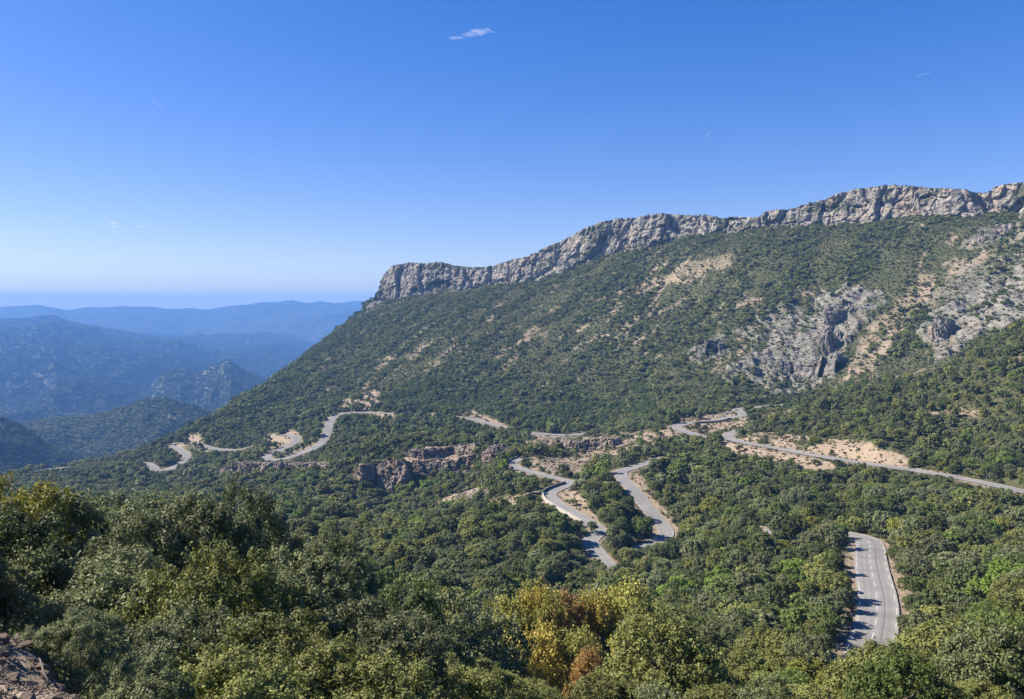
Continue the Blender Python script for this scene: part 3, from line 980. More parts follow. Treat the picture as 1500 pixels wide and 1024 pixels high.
def leaf_mesh(name, cent, out, size, aspect, rng, clump_tint, mat, wild=0.9, up=0.35):
    n = len(cent)
    nr = out * 0.7 + rng.normal(size=(n, 3)) * wild + np.array((0, 0, up))
    nr /= np.linalg.norm(nr, axis=1, keepdims=True)
    tg = np.cross(nr, unit_dirs(n, rng))
    tg /= np.maximum(np.linalg.norm(tg, axis=1, keepdims=True), 1e-6)
    bt = np.cross(nr, tg)
    L = (size * rng.uniform(0.7, 1.3, n))[:, None]
    a, b = tg * L * 0.5, bt * L * 0.5 * aspect
    v = np.stack((cent - a, cent - b * 1.0 + a * 0.1, cent + a, cent + b * 1.0 + a * 0.1), 1).reshape(-1, 3)
    q = np.arange(4 * n).reshape(-1, 4)
    tint = np.repeat(np.clip(clump_tint + rng.normal(0, 0.09, n), 0, 1), 4)
    t2 = np.repeat(rng.uniform(0, 1, n), 4)
    return mesh_np(name, v, q, mat, False, None, {'tint': tint, 'tint2': t2})


def crown_mesh(name, seed, leaves, leaf, lobes=11, clumps=22, clump_r=0.16, bottom=0.12, aspect=0.6, mat=None, tall=1.0, wild=0.9, inner=0.15, sprigs=0, sprig_l=0.2, sprig_f=0.5):
    """a broad uneven crown about 1 in radius, standing on z = 0 and 2 * tall high"""
    rng = np.random.default_rng(seed)
    lc, lr = [], []
    for i in range(lobes):
        th = 2 * math.pi * (i * 0.618 + rng.uniform(-0.1, 0.1))
        el = rng.uniform(-0.35, 1.0)
        rad = rng.uniform(0.38, 0.7) * math.sqrt(max(0.05, 1 - max(el, 0) ** 2 * 0.8))
        r = rng.uniform(0.3, 0.5)
        lc.append((rad * math.cos(th), rad * math.sin(th), 0.85 + el * 0.72))
        lr.append(r)
    lc.append((0.05, -0.05, 1.0))
    lr.append(0.6)
    lc, lr = np.array(lc), np.array(lr)
    nC = clumps * len(lc)
    li = rng.choice(len(lc), nC, p=lr ** 2 / (lr ** 2).sum())
    dirs = unit_dirs(nC, rng)
    dirs[:, 2] = np.where(dirs[:, 2] < -0.25, -dirs[:, 2], dirs[:, 2])
    cc = lc[li] + dirs * lr[li][:, None] * rng.uniform(0.82, 1.06, nC)[:, None]
    inside = np.zeros(nC, bool)
    for k in range(len(lc)):
        inside |= np.linalg.norm(cc - lc[k], axis=1) < lr[k] * 0.72
    keep = (~inside) & (cc[:, 2] > bottom)
    cc, dirs = cc[keep], dirs[keep]
    cr = clump_r * rng.uniform(0.6, 1.35, len(cc))
    ct = np.clip(rng.normal(0.45, 0.17, len(cc)), 0, 1)
    ci = rng.choice(len(cc), leaves, p=cr ** 2 / (cr ** 2).sum())
    d2 = unit_dirs(leaves, rng)
    d2 = d2 + dirs[ci] * 0.7
    d2 /= np.linalg.norm(d2, axis=1, keepdims=True)
    pos = cc[ci] + d2 * (cr[ci] * rng.uniform(0.35, 1.1, leaves))[:, None]
    ni = int(leaves * inner)
    if ni:                                              # some foliage deeper inside
        k = rng.choice(len(lc), ni)
        pos[:ni] = lc[k] + unit_dirs(ni, rng) * (lr[k] * rng.uniform(0.3, 0.85, ni))[:, None]
    tl = ct[ci]
    if sprigs:                                          # leafy shoots that break the outline
        ns_ = int(leaves * sprig_f)
        sk = rng.choice(len(cc), sprigs)
        sd = dirs[sk] * 0.8 + rng.normal(size=(sprigs, 3)) * 0.5 + np.array((0, 0, 0.55))
        sd /= np.linalg.norm(sd, axis=1, keepdims=True)
        s0 = cc[sk] + unit_dirs(sprigs, rng) * cr[sk][:, None] * 0.5
        sl = sprig_l * rng.uniform(0.5, 1.5, sprigs)
        st_ = rng.normal(0.5, 0.18, sprigs)
        si = rng.integers(0, sprigs, ns_)
        tt = rng.uniform(0, 1, ns_)
        pos[-ns_:] = s0[si] + sd[si] * (sl[si] * tt)[:, None] + rng.normal(size=(ns_, 3)) * (0.2 * sl[si] * (1.1 - tt * 0.8))[:, None]
        d2[-ns_:] = unit_dirs(ns_, rng) * 0.6 + sd[si] * 0.7
        tl = tl.copy()
        tl[-ns_:] = np.clip(st_[si] + 0.12 * (tt - 0.4), 0, 1)
    pos[:, 2] = np.maximum(pos[:, 2], 0.05) * tall
    out = d2
    return leaf_mesh(name, pos, out, leaf, aspect, rng, tl, mat or M_LEAF, wild)


def pine_mesh(name, seed, leaves, leaf, mat, layers=6, cone=1.0, tall=2.6):
    rng = np.random.default_rng(seed)
    cs, rr = [], []
    for i in range(layers):
        f = i / (layers - 1)
        n_ = max(1, int(8 * (1 - f * 0.85)))
        R_ = (1 - f * cone) * 0.72 + 0.05
        a0 = rng.uniform(0, 6.28)
        for k in range(n_):
            a = a0 + k * 6.283 / n_ + rng.uniform(-0.25, 0.25)
            q = R_ * rng.uniform(0.7, 1.15)
            cs.append((q * math.cos(a), q * math.sin(a), 0.55 + f * (tall - 0.7) + rng.uniform(-0.12, 0.12)))
            rr.append(rng.uniform(0.2, 0.34) * (1 - 0.35 * f))
    cs, rr = np.array(cs), np.array(rr)
    ci = rng.choice(len(cs), leaves, p=rr ** 2 / (rr ** 2).sum())
    d = unit_dirs(leaves, rng)
    pos = cs[ci] + d * (rr[ci] * rng.uniform(0.3, 1.15, leaves))[:, None] * np.array((1.15, 1.15, 0.6))
    m = rng.random(leaves) < 0.18                          # along the limbs
    pos[m] *= np.column_stack((rng.uniform(0.2, 0.9, m.sum()),) * 2 + (np.ones(m.sum()),))
    ct = rng.normal(0.45, 0.2, len(cs))
    return leaf_mesh(name, pos, d, leaf, 0.4, rng, ct[ci], mat, 0.8, 0.5)


def tube(pts, radii, sides=6):
    pts = np.asarray(pts, float)
    v, q = [], []
    up = np.array((0.13, 0.21, 1.0))
    for i, p in enumerate(pts):
        t = pts[min(i + 1, len(pts) - 1)] - pts[max(i - 1, 0)]
        t /= np.linalg.norm(t) + 1e-9
        a = np.cross(t, up if abs(t[2]) < 0.9 else np.array((1.0, 0.1, 0)))
        a /= np.linalg.norm(a)
        b = np.cross(t, a)
        for k in range(sides):
            an = 2 * math.pi * k / sides
            v.append(p + (a * math.cos(an) + b * math.sin(an)) * radii[i])
    for i in range(len(pts) - 1):
        for k in range(sides):
            q.append((i * sides + k, i * sides + (k + 1) % sides, (i + 1) * sides + (k + 1) % sides, (i + 1) * sides + k))
    return np.array(v), np.array(q)


def trunk_mesh(name, seed, height=1.3, limbs=6, r0=0.08, tall=1.0, straight=False, depth=-0.45):
    rng = np.random.default_rng(seed)
    V, Q, off = [], [], 0

    def add(pts, rad, sides):
        nonlocal off
        v, q = tube(pts, rad, sides)
        V.append(v)
        Q.append(q + off)
        off += len(v)
    w = 0.0 if straight else 0.07
    pts = [(0, 0, depth)] + [(rng.uniform(-w, w), rng.uniform(-w, w), height * f) for f in (0.0, 0.3, 0.6, 1.0)]
    add(pts, [r0 * 1.25, r0, r0 * 0.85, r0 * 0.65, r0 * 0.2], 7)
    for i in range(limbs):
        f = rng.uniform(0.25, 0.85)
        a = i * 2.4 + rng.uniform(-0.3, 0.3)
        L = rng.uniform(0.45, 0.85) * (1 - 0.5 * f if straight else 1)
        z0 = height * f
        p1 = (math.cos(a) * L * 0.5, math.sin(a) * L * 0.5, z0 + (0.05 if straight else 0.28))
        p2 = (math.cos(a + 0.25) * L, math.sin(a + 0.25) * L, z0 + (0.06 if straight else 0.6))
        add([(0, 0, z0), p1, p2], [r0 * 0.5, r0 * 0.3, r0 * 0.08], 5)
    return mesh_np(name, np.vstack(V), np.vstack(Q), M_BARK, True)


LOD0 = [crown_mesh('crown', 500 + i, 66000, 0.030, 15, 62, 0.085, 0.1, 0.55, wild=0.42, inner=0.05, sprigs=900, sprig_l=0.11, sprig_f=0.28) for i in range(4)]
LOD1 = [crown_mesh('crown', 520 + i, 22000, 0.048, 14, 44, 0.10, 0.1, 0.6, wild=0.42, inner=0.06, sprigs=400, sprig_l=0.13, sprig_f=0.25) for i in range(4)]
MAPLE = [crown_mesh('crown', 530 + i, 11000, 0.062, 12, 26, 0.13, 0.1, 0.75, inner=0.05, sprigs=330, sprig_l=0.3, sprig_f=0.65) for i in range(3)]
LOD2 = [crown_mesh('crown', 540 + i, 4800, 0.105, 7 + 2 * i, 20, 0.15, 0.1, 0.7, wild=0.4, inner=0.08) for i in range(5)]
LOD3 = [crown_mesh('crown', 560 + i, 1100, 0.20, 8, 10, 0.22, 0.1, 0.8, wild=0.4) for i in range(5)]
SHR = [crown_mesh('foliage', 580 + i, 260, 0.36, 6, 7, 0.26, 0.0, 0.85, tall=0.72) for i in range(5)]
PINE = [pine_mesh('crown', 600 + i, 900, 0.22, M_NEEDLE, 6, 0.7, 2.5) for i in range(4)]
CEDAR = [pine_mesh('crown', 620 + i, 5200, 0.10, M_NEEDLE, 9, 1.0, 3.2) for i in range(2)]
TRUNK = [trunk_mesh('trunk', 640 + i) for i in range(3)]
TRUNK_FG = [trunk_mesh('trunk', 650 + i, 1.15, 14, 0.05) for i in range(3)]
TRUNK_PINE = [trunk_mesh('trunk', 660, 2.2, 8, 0.06, straight=True)]

SHADES = {'dark green': (0.085, 0.104, 0.037), 'grey-green': (0.140, 0.156, 0.073), 'olive green': (0.165, 0.178, 0.055), 'mid green': (0.120, 0.158, 0.043), 'bright green': (0.124, 0.185, 0.033),
          'yellow-green': (0.178, 0.185, 0.037), 'russet': (0.19, 0.15, 0.09), 'golden yellow': (0.36, 0.31, 0.08), 'orange brown': (0.40, 0.27, 0.10), 'lime yellow': (0.27, 0.265, 0.075), 'yellow-olive': (0.200, 0.190, 0.041), 'deep green': (0.078, 0.121, 0.033), 'blue-green': (0.111, 0.132, 0.050)}


def plant(name, label, cat, group, loc, sx, sz, crown, trunk, shade, rot=None, sy=None, part='crown'):
    root = bpy.data.objects.new(name, None)
    root.empty_display_size = 0.3
    COL.objects.link(root)
    root.location = loc
    root.rotation_euler = (0, 0, rot if rot is not None else random.uniform(0, 6.28))
    root.scale = (sx, sy or sx, sz)
    tag(root, label, cat, group)
    c = link(part, crown, root)
    c.color = SHADES[shade] + (1,)
    if trunk is not None:
        link('trunk', trunk, root)
    return root


def gn_scatter(name, pos, rotz, scl, idx, sources, shades_):
    """one object that stands for the uncountable rest: leaf crowns on points (geometry nodes)"""
    me = bpy.data.meshes.new(name)
    me.vertices.add(len(pos))
    me.vertices.foreach_set('co', np.asarray(pos, np.float32).ravel())
    rv = np.zeros((len(pos), 3), np.float32)
    rv[:, 2] = rotz
    a = me.attributes.new('rot', 'FLOAT_VECTOR', 'POINT')
    a.data.foreach_set('vector', rv.ravel())
    a = me.attributes.new('scl', 'FLOAT_VECTOR', 'POINT')
    a.data.foreach_set('vector', np.asarray(scl, np.float32).ravel())
    a = me.attributes.new('idx', 'INT', 'POINT')
    a.data.foreach_set('value', np.asarray(idx, np.int32))
    pal = np.array([c + (1.0,) for c in shades_], np.float32)
    a = me.attributes.new('color', 'FLOAT_COLOR', 'POINT')
    a.data.foreach_set('color', pal[np.asarray(idx, int)].ravel())
    o = link(name, me, kind='stuff')
    col = bpy.data.collections.new(name + '_kinds')
    for i, (m, s) in enumerate(zip(sources, shades_)):
        so = bpy.data.objects.new('foliage.%03d' % (i + 1), m)
        so.name = 'foliage_%02d_%s' % (i, name)
        so.color = s + (1,)
        col.objects.link(so)
    ng = bpy.data.node_groups.new(name, 'GeometryNodeTree')
    ng.interface.new_socket('Geometry', in_out='INPUT', socket_type='NodeSocketGeometry')
    ng.interface.new_socket('Geometry', in_out='OUTPUT', socket_type='NodeSocketGeometry')
    N = ng.nodes
    gi, go = N.new('NodeGroupInput'), N.new('NodeGroupOutput')
    ci = N.new('GeometryNodeCollectionInfo')
    ci.inputs['Collection'].default_value = col
    ci.inputs['Separate Children'].default_value = True
    ci.inputs['Reset Children'].default_value = True
    ip = N.new('GeometryNodeInstanceOnPoints')
    ip.inputs['Pick Instance'].default_value = True

    def na(nm, ty):
        q = N.new('GeometryNodeInputNamedAttribute')
        q.data_type = ty
        q.inputs['Name'].default_value = nm
        return q.outputs[0]
    L = ng.links
    L.new(gi.outputs[0], ip.inputs['Points'])
    L.new(ci.outputs[0], ip.inputs['Instance'])
    L.new(na('idx', 'INT'), ip.inputs['Instance Index'])
    e2r = N.new('FunctionNodeEulerToRotation')
    L.new(na('rot', 'FLOAT_VECTOR'), e2r.inputs[0])
    L.new(e2r.outputs[0], ip.inputs['Rotation'])
    L.new(na('scl', 'FLOAT_VECTOR'), ip.inputs['Scale'])
    L.new(ip.outputs[0], go.inputs[0])
    md = o.modifiers.new('scatter', 'NODES')
    md.node_group = ng
    return o


# ------------------------------------------------------------------ plants near the viewer: place of crown top, distance, radius
FG = [  # px of middle, py of top, distance, radius, detail, shade, label
    (150, 690, 25, 3.9, 1, 'grey-green', 'tall grey-green holm oak at the left whose top stands against the blue valley'),
    (325, 712, 27, 3.2, 1, 'grey-green', 'upright grey-green holm oak with thin top twigs below the winding left roads'),
    (15, 700, 24, 3.0, 1, 'yellow-olive', 'yellow-green oak cut by the left edge above the black shaded hollow'),
    (245, 735, 20, 2.6, 1, 'grey-green', 'rounded holm oak in front of the tall left oak crest'),
    (440, 752, 31, 3.0, 1, 'grey-green', 'loose grey-green oak at the right end of the left thicket'),
    (285, 800, 15, 2.3, 0, 'olive green', 'olive holm oak bush with lime new leaves in the middle of the left thicket'),
    (120, 800, 16, 2.5, 0, 'grey-green', 'pale grey-green bush leaning over the black hollow at the left'),
    (415, 820, 17, 2.5, 1, 'grey-green', 'dusty grey-green oak bush with bare twigs right of the lime-leaved bush'),
    (225, 868, 11.5, 1.7, 0, 'grey-green', 'grey-green bush above the loose stones at the lower left'),
    (360, 905, 11.0, 1.9, 0, 'olive green', 'large-leaved olive bush at the bottom left of the thicket'),
    (500, 885, 15, 2.2, 0, 'grey-green', 'large holm oak bush with dark right side at lower centre left'),
    (190, 965, 8.0, 0.95, 0, 'grey-green', 'low bush right beside the loose stones at the bottom edge'),
    (105, 992, 6.3, 0.45, 0, 'grey-green', 'knee-high leafy bush spreading over the edge of the loose stones'),
    (300, 965, 8.6, 1.4, 0, 'olive green', 'low olive bush at the bottom edge between two larger bushes'),
    (470, 955, 9.5, 1.6, 0, 'olive green', 'broad olive bush with big pale leaves at the bottom edge'),
    (575, 840, 34, 3.2, 1, 'dark green', 'dark oak behind the large bush with the dark right side'),
    (640, 955, 19, 2.2, 1, 'olive green', 'rounded olive oak at the bottom edge left of the yellow maples'),
    (700, 975, 24, 2.0, 1, 'olive green', 'leafy olive oak under the orange maple at the bottom edge'),
    (560, 905, 24, 2.6, 1, 'grey-green', 'tall narrow dark-sided oak left of the yellow maples'),
    (640, 858, 46, 2.8, 1, 'olive green', 'loose olive oak with bare grey stems left of the yellow maple'),
    (716, 872, 60, 1.5, 1, 'olive green', 'thin olive tree just left of the lime-yellow maple'),
    (752, 884, 54, 1.98, 1, 'lime yellow', 'lime-yellow maple at the left end of the autumn-coloured group'),
    (778, 868, 56, 2.08, 1, 'golden yellow', 'golden yellow maple, tall left member of the autumn-coloured group'),
    (806, 884, 53, 1.77, 1, 'lime yellow', 'lime maple between the golden one and the orange one'),
    (838, 884, 54, 2.29, 1, 'orange brown', 'tan-orange maple in the middle of the autumn-coloured group'),
    (868, 874, 55, 1.98, 1, 'golden yellow', 'golden maple right of the tan-orange one'),
    (900, 862, 57, 3.02, 1, 'lime yellow', 'tall lime-yellow maple, topmost of the autumn-coloured group'),
    (790, 930, 47, 1.98, 1, 'golden yellow', 'low golden maple at the front of the autumn-coloured group'),
    (850, 926, 48, 1.98, 1, 'lime yellow', 'low lime-yellow maple at the front of the autumn-coloured group'),
    (858, 952, 44, 1.25, 1, 'orange brown', 'small orange maple lowest in the autumn-coloured group'),
    (925, 908, 50, 1.56, 1, 'lime yellow', 'small lime-yellow maple at the right end of the autumn group'),
    (942, 890, 54, 1.4, 1, 'olive green', 'olive oak at the right end of the autumn maples'),
    (900, 985, 34, 2.6, 1, 'olive green', 'olive oak below the autumn maples at the bottom edge'),
    (1000, 965, 42, 2.6, 1, 'olive green', 'rounded olive oak at the bottom edge below the dark shaded roadside'),
    (1110, 955, 44, 3.0, 1, 'olive green', 'olive oak with spreading top left of the road at the bottom'),
    (1200, 968, 42, 2.4, 1, 'yellow-green', 'yellowish oak whose top hides the foot of the road'),
    (1270, 942, 45, 2.4, 1, 'olive green', 'oak top standing just in front of the lower end of the road'),
    (1400, 905, 45, 3.6, 1, 'olive green', 'big spreading olive oak at the right below the road end'),
    (1330, 950, 40, 2.6, 1, 'olive green', 'oak with grey bare stems left of the big spreading oak'),
    (1500, 955, 36, 2.8, 1, 'olive green', 'olive oak cut by the bottom right corner'),
    (1050, 1000, 33, 2.4, 1, 'olive green', 'low olive oak at the bottom edge under the spreading oak'),
    (780, 1000, 27, 2.2, 1, 'olive green', 'dense olive bush at the bottom edge below the golden maple'),
    (1180, 1005, 33, 2.3, 1, 'olive green', 'olive bush at the bottom edge below the yellowish oak'),
    (1420, 1000, 31, 2.4, 1, 'olive green', 'leafy oak at the bottom edge below the big spreading oak'),
    (560, 990, 13, 1.7, 0, 'olive green', 'large-leaved bush in the middle of the bottom edge left of centre'),
    (22, 918, 8.6, 0.42, 0, 'bright green', 'small bright green bush above the loose stones at the left edge'),
    (1480, 870, 95, 2.2, 1, 'yellow-olive', 'vivid yellow-green tree near the right edge above the big oak'),
    (-75, 745, 17, 2.7, 0, 'dark green', 'dark oak added at the left edge to shade the black hollow'),  # added mostly out of frame for the shade it casts on the hollow
    (-330, 640, 14, 3.6, 0, 'dark green', 'unseen tall dark oak added beyond the left edge to shade the hollow'),  # unseen shade caster, added to block the sun from the hollow
    (10, 790, 19, 1.9, 0, 'dark green', 'dark bush deep in the shaded hollow at the left edge'),
]
fg_xy = []
for i, (px, py, d, rad, det, shade, lab) in enumerate(FG):
    top = P(px, py, d)
    gz = float(terrain_h(np.array([top[0]]), np.array([top[1]]))[0])
    hgt = max(top[2] - gz, 1.0)
    nm = 'maple_tree' if 'maple' in lab else ('oak_tree' if 'oak' in lab else ('deciduous_tree' if 'tree' in lab else 'evergreen_bush'))
    cat = {'maple_tree': 'maple tree', 'oak_tree': 'oak tree', 'deciduous_tree': 'tree', 'evergreen_bush': 'bush'}[nm]
    meshes = MAPLE if shade in ('golden yellow', 'orange brown', 'russet', 'lime yellow') else (LOD0 if d < 33 else LOD1)
    plant(nm, lab, cat, None, (top[0], top[1], gz - 0.15), rad, hgt / 2.02, meshes[i % len(meshes)], TRUNK_FG[i % 3], shade, rot=i * 1.7)
    fg_xy.append((top[0], top[1], rad))
fg_xy = np.array(fg_xy)

# ------------------------------------------------------------------ the woods: every tree has a place; the 300 that show largest become things
def jitter(x0, x1, y0, y1, step, rng):
    gx, gy = np.meshgrid(np.arange(x0, x1, step), np.arange(y0, y1, step))
    x = (gx + rng.uniform(-0.45, 0.45, gx.shape) * step).ravel()
    y = (gy + rng.uniform(-0.45, 0.45, gy.shape) * step).ravel()
    return x, y


BASE_D = [(-200, 840), (200, 770), (300, 780), (400, 745), (500, 735), (540, 735), (700, 660), (850, 600), (1000, 530), (1100, 505), (1200, 490), (1300, 480), (1500, 470), (1700, 470)]
x1, y1 = jitter(-420, 420, 32, 430, 3.7, RNG)
x2, y2 = jitter(-620, 520, 430, 900, 4.4, RNG)
wx, wy = np.concatenate((x1, x2)), np.concatenate((y1, y2))
wpx = 750 + FPX * wx / wy
m_ = (wpx > -130) & (wpx < 1640) & (wy < lut(BASE_D, wpx))
wx, wy = wx[m_], wy[m_]
wz, wb, wr, wrd, wrh = terrain_h(wx, wy, True)
wpx, wpy, wf = project(wx, wy, wz)
dens = fbm(wx / 30, wy / 30, 3, 71)
open_slope = sstep(1000, 1100, wpx) * sstep(700, 640, wpy) * (wy > 280)
open_all = open_slope
keep = (wrd > wrh + 1.3) & (RNG.random(len(wx)) > np.clip(np.where(wrd < wrh + 3.5, wb * 0.45, wb * 1.05), 0, 0.93)) & (RNG.random(len(wx)) > open_slope * 0.35)
for x, y, rad in fg_xy:
    keep &= np.hypot(wx - x, wy - y) > rad * 0.75
keep &= ~((wy < 48) & (wpx < 560))
keep &= ~((wy < 53) & (wpx > 690) & (wpx < 970))
# keep the view open to the lower road and its left verge
keep &= ~(in_poly(wpx, wpy, [(1236, 800), (1256, 800), (1262, 925), (1240, 930), (1232, 860)]))
wx, wy, wz, wrd, wb, wpx, wpy, dens, wrh = (a[keep] for a in (wx, wy, wz, wrd, wb, wpx, wpy, dens, wrh))
open_slope = open_all[keep]
nW = len(wx)
wmix = RNG.random(nW)
wrad = np.where(wmix < 0.13, RNG.uniform(2.9, 4.1, nW), np.where(wmix < 0.42, RNG.uniform(1.0, 1.8, nW), RNG.lognormal(math.log(2.2), 0.25, nW)))
wrad = wrad * (1 - 0.28 * open_slope) * np.where(wb > 0.4, 0.6, 1)
roadside = wrd < wrh + 4.5
wrad = np.where(roadside, np.minimum(wrad, (wrd - wrh) * 0.75 + 0.3), wrad)
whgt = wrad * RNG.uniform(1.35, 2.6, nW) * np.where(wrad > 2.9, 0.8, 1)

# the stretches of road that lie open to the view: no tree stands in front of them
OPEN = {'lower': [(2, 8.0)], 'middle': [(2, 2.6), (3.2, 8.6), (11.0, 15)], 'upper': [(1, 2.3), (3.2, 8.4)], 'crest': [(2, 10.5)], 'bend': [(1, 2.6), (4.4, 6.6), (8, 9.3)], 'contour': [(1, 3), (4.4, 6), (9, 18), (20, 24), (26, 28.2), (31, 33.4), (35, 37), (40, 42)]}
RK = np.concatenate([np.linspace(0, len(ROADS[k]) - 1, len(road_line[k])) for k in ROADS])
ROP = np.zeros(len(RS), bool)
_o = 0
for k in ROADS:
    nk = len(road_line[k])
    kk = np.array([np.argmin(np.linalg.norm(road_line[k] - q, axis=1)) for q in road_ctrl[k]])
    par = np.interp(np.arange(nk), kk, np.arange(len(kk)))
    for a, b in OPEN[k]:
        ROP[_o:_o + nk] |= (par >= a) & (par <= b)
    _o += nk


def clear_view(x, y, z, rad, hgt):
    bad = np.zeros(len(x), bool)
    cx, cy_, cf = project(x, y, z + hgt * 0.5)
    rx, ry = FPX * rad / cf, FPX * hgt * 0.55 / cf
    nr_ = np.stack((RT[:, 1], -RT[:, 0]), 1)
    for off in (-0.8, 0, 0.8):
        q = RS[ROP][:, :2] + nr_[ROP] * (RH[ROP] * off)[:, None]
        sx_, sy_, sf_ = project(q[:, 0], q[:, 1], RS[ROP][:, 2])
        for a, b, f in zip(sx_[::2], sy_[::2], sf_[::2]):
            bad |= (cf < f) & (((a - cx) / rx) ** 2 + ((b - cy_) / ry) ** 2 < 0.72)
    return bad


def open_ground(x, y, z, rad, hgt):
    bad = np.zeros(len(x), bool)
    cx, cy_, cf = project(x, y, z + hgt * 0.5)
    rx, ry = FPX * rad / cf, FPX * hgt * 0.55 / cf
    for poly in BARES:
        pa = np.array(poly, float)
        if pa[:, 0].max() < 640:
            continue
        gx, gy = np.meshgrid(np.arange(pa[:, 0].min(), pa[:, 0].max(), 7), np.arange(pa[:, 1].min(), pa[:, 1].max(), 4))
        ins = in_poly(gx.ravel(), gy.ravel(), poly)
        for a, b in zip(gx.ravel()[ins], gy.ravel()[ins]):
            f = hit(a, b, 180)
            bad |= (cf < f) & (((a - cx) / rx) ** 2 + ((b - cy_) / ry) ** 2 < 0.6)
    return bad & (RNG.random(len(x)) < 0.8)


_bad = clear_view(wx, wy, wz, wrad, whgt) | open_ground(wx, wy, wz, wrad, whgt)
wrad = np.where(_bad, wrad * 0.55, wrad)
whgt = np.where(_bad, whgt * 0.4, whgt)
_bad = clear_view(wx, wy, wz, wrad, whgt)
wx, wy, wz, wrd, wb, wpx, wpy, dens, wrh, wrad, whgt = (a[~_bad] for a in (wx, wy, wz, wrd, wb, wpx, wpy, dens, wrh, wrad, whgt))
nW = len(wx)
kind_r = RNG.random(nW)
patch = fbm(wx / 40 + 5, wy / 40, 3, 91)
names = ['dark green', 'grey-green', 'olive green', 'mid green', 'bright green', 'yellow-green', 'russet']
wsh = np.where(kind_r < 0.30, 0, np.where(kind_r < 0.58, 1, np.where(kind_r < 0.78, 2, np.where(kind_r < 0.94, 3, np.where(kind_r < 0.98, 4, np.where(kind_r < 0.998, 5, 6))))))
wsh = np.where((patch > 0.25) & (wsh == 0), 2, wsh)
wsh = np.where((wpx < 640) & (wpy < 700) & (wsh > 3), 0, wsh)
wsh = np.where((wy < 95) & (wsh >= 4), 2, wsh)
wsh = np.where((wsh == 6) & (RNG.random(nW) < 0.6), 2, wsh)
wvar = RNG.integers(0, 5, nW)
wrot = RNG.uniform(0, 6.28, nW)


def visible_px(x, y, z, rad, hgt):
    """how many points of a coarse view each tree shows (nearest wins)"""
    W, Hh, k = 750, 512, 2.0
    tp, tq, tf = project(verts[:-1, 0], verts[:-1, 1], verts[:-1, 2])
    zb = np.full((Hh, W), 1e9)
    ok = (verts[:-1, 1] > 1) & (tp >= 0) & (tp < 1500) & (tq >= 0) & (tq < 1024)
    order = np.argsort(-tf[ok])
    zb[(tq[ok][order] / k).astype(int), (tp[ok][order] / k).astype(int)] = tf[ok][order]
    ids = np.full((Hh, W), -1, np.int32)
    cx, cy_, cf = project(x, y, z + hgt * 0.55)
    for i in np.argsort(-cf):
        rx, ry = FPX * rad[i] / cf[i] / k, FPX * hgt[i] * 0.5 / cf[i] / k
        a, b = cx[i] / k, cy_[i] / k
        x0, x1_, y0, y1_ = int(max(a - rx, 0)), int(min(a + rx + 1, W)), int(max(b - ry, 0)), int(min(b + ry + 1, Hh))
        if x0 >= x1_ or y0 >= y1_:
            continue
        s = (slice(y0, y1_), slice(x0, x1_))
        ids[s][zb[s] > cf[i] - rad[i]] = i
    ids = ids[ids >= 0]
    return np.bincount(ids, minlength=len(x)), cx, cy_


ax = np.concatenate((wx, fg_xy[:, 0]))
ay = np.concatenate((wy, fg_xy[:, 1]))
az_ = np.concatenate((wz, terrain_h(fg_xy[:, 0], fg_xy[:, 1])))
vis, vcx, vcy = visible_px(ax, ay, az_, np.concatenate((wrad, fg_xy[:, 2])), np.concatenate((whgt, fg_xy[:, 2] * 2.2)))
vis, vcx, vcy = vis[:nW], vcx[:nW], vcy[:nW]
order = np.argsort(-vis)
single = np.zeros(nW, bool)
single[order[:300]] = True
single &= vis > 6

MARKS = [((1280, 860), 'the straight road with the dashed line'), ((850, 915), 'the autumn-coloured maples'), ((835, 745), 'the hairpin with the pale wall'), ((945, 735), 'the bare-banked middle road'),
         ((735, 668), 'the pink rock outcrop'), ((1000, 840), 'the middle of the dense oak wood'), ((1400, 905), 'the big spreading oak at the right'), ((1190, 670), 'the upper road with the tan bank'),
         ((640, 860), 'the loose oak with bare stems'), ((1450, 800), 'the wood by the right edge'), ((700, 800), 'the bright dome-topped tree'), ((1150, 760), 'the wood above the road bend'), ((440, 760), 'the end of the left thicket')]
ORD = ['nearest', 'second', 'third', 'fourth', 'fifth', 'sixth', 'seventh', 'eighth', 'ninth', 'tenth', 'eleventh', 'twelfth', 'thirteenth', 'fourteenth', 'fifteenth', 'sixteenth', 'seventeenth', 'eighteenth', 'nineteenth', 'twentieth']
SIDE = {0: 'right of', 1: 'below', 2: 'left of', 3: 'above'}


def make_labels(idx, shade_of, noun, cx, cy_):
    bins = {}
    for i in idx:
        d = [math.hypot(cx[i] - m[0][0], cy_[i] - m[0][1]) for m in MARKS]
        k = int(np.argmin(d))
        a = math.atan2(cy_[i] - MARKS[k][0][1], cx[i] - MARKS[k][0][0])
        side = int(round(a / (math.pi / 2))) % 4
        bins.setdefault((shade_of(i), k, side), []).append((d[k], i))
    out = {}
    for (s, k, side), lst in bins.items():
        for j, (_, i) in enumerate(sorted(lst)):
            o = ORD[min(j, 19)]
            where = SIDE[side] + ' ' + MARKS[k][1]
            out[i] = ('%s rounded %s %s %s' % (s, noun, 'nearest and', where) if False else '%s %s, %s %s' % (s, noun, ('the nearest' if j == 0 else o + ' nearest'), where))
    return out


labs = make_labels(np.where(single)[0], lambda i: names[wsh[i]], 'rounded oak', vcx, vcy)
for i in np.where(single)[0]:
    lod = LOD1 if wy[i] < 85 else (LOD2 if wy[i] < 300 else LOD3)
    k = wvar[i] % len(lod)
    plant('oak_tree', labs[i], 'oak tree', 'oaks of the wooded slope', (wx[i], wy[i], wz[i] - 0.25), wrad[i], whgt[i] / 1.95, lod[k], TRUNK[k % 3], names[wsh[i]], wrot[i])

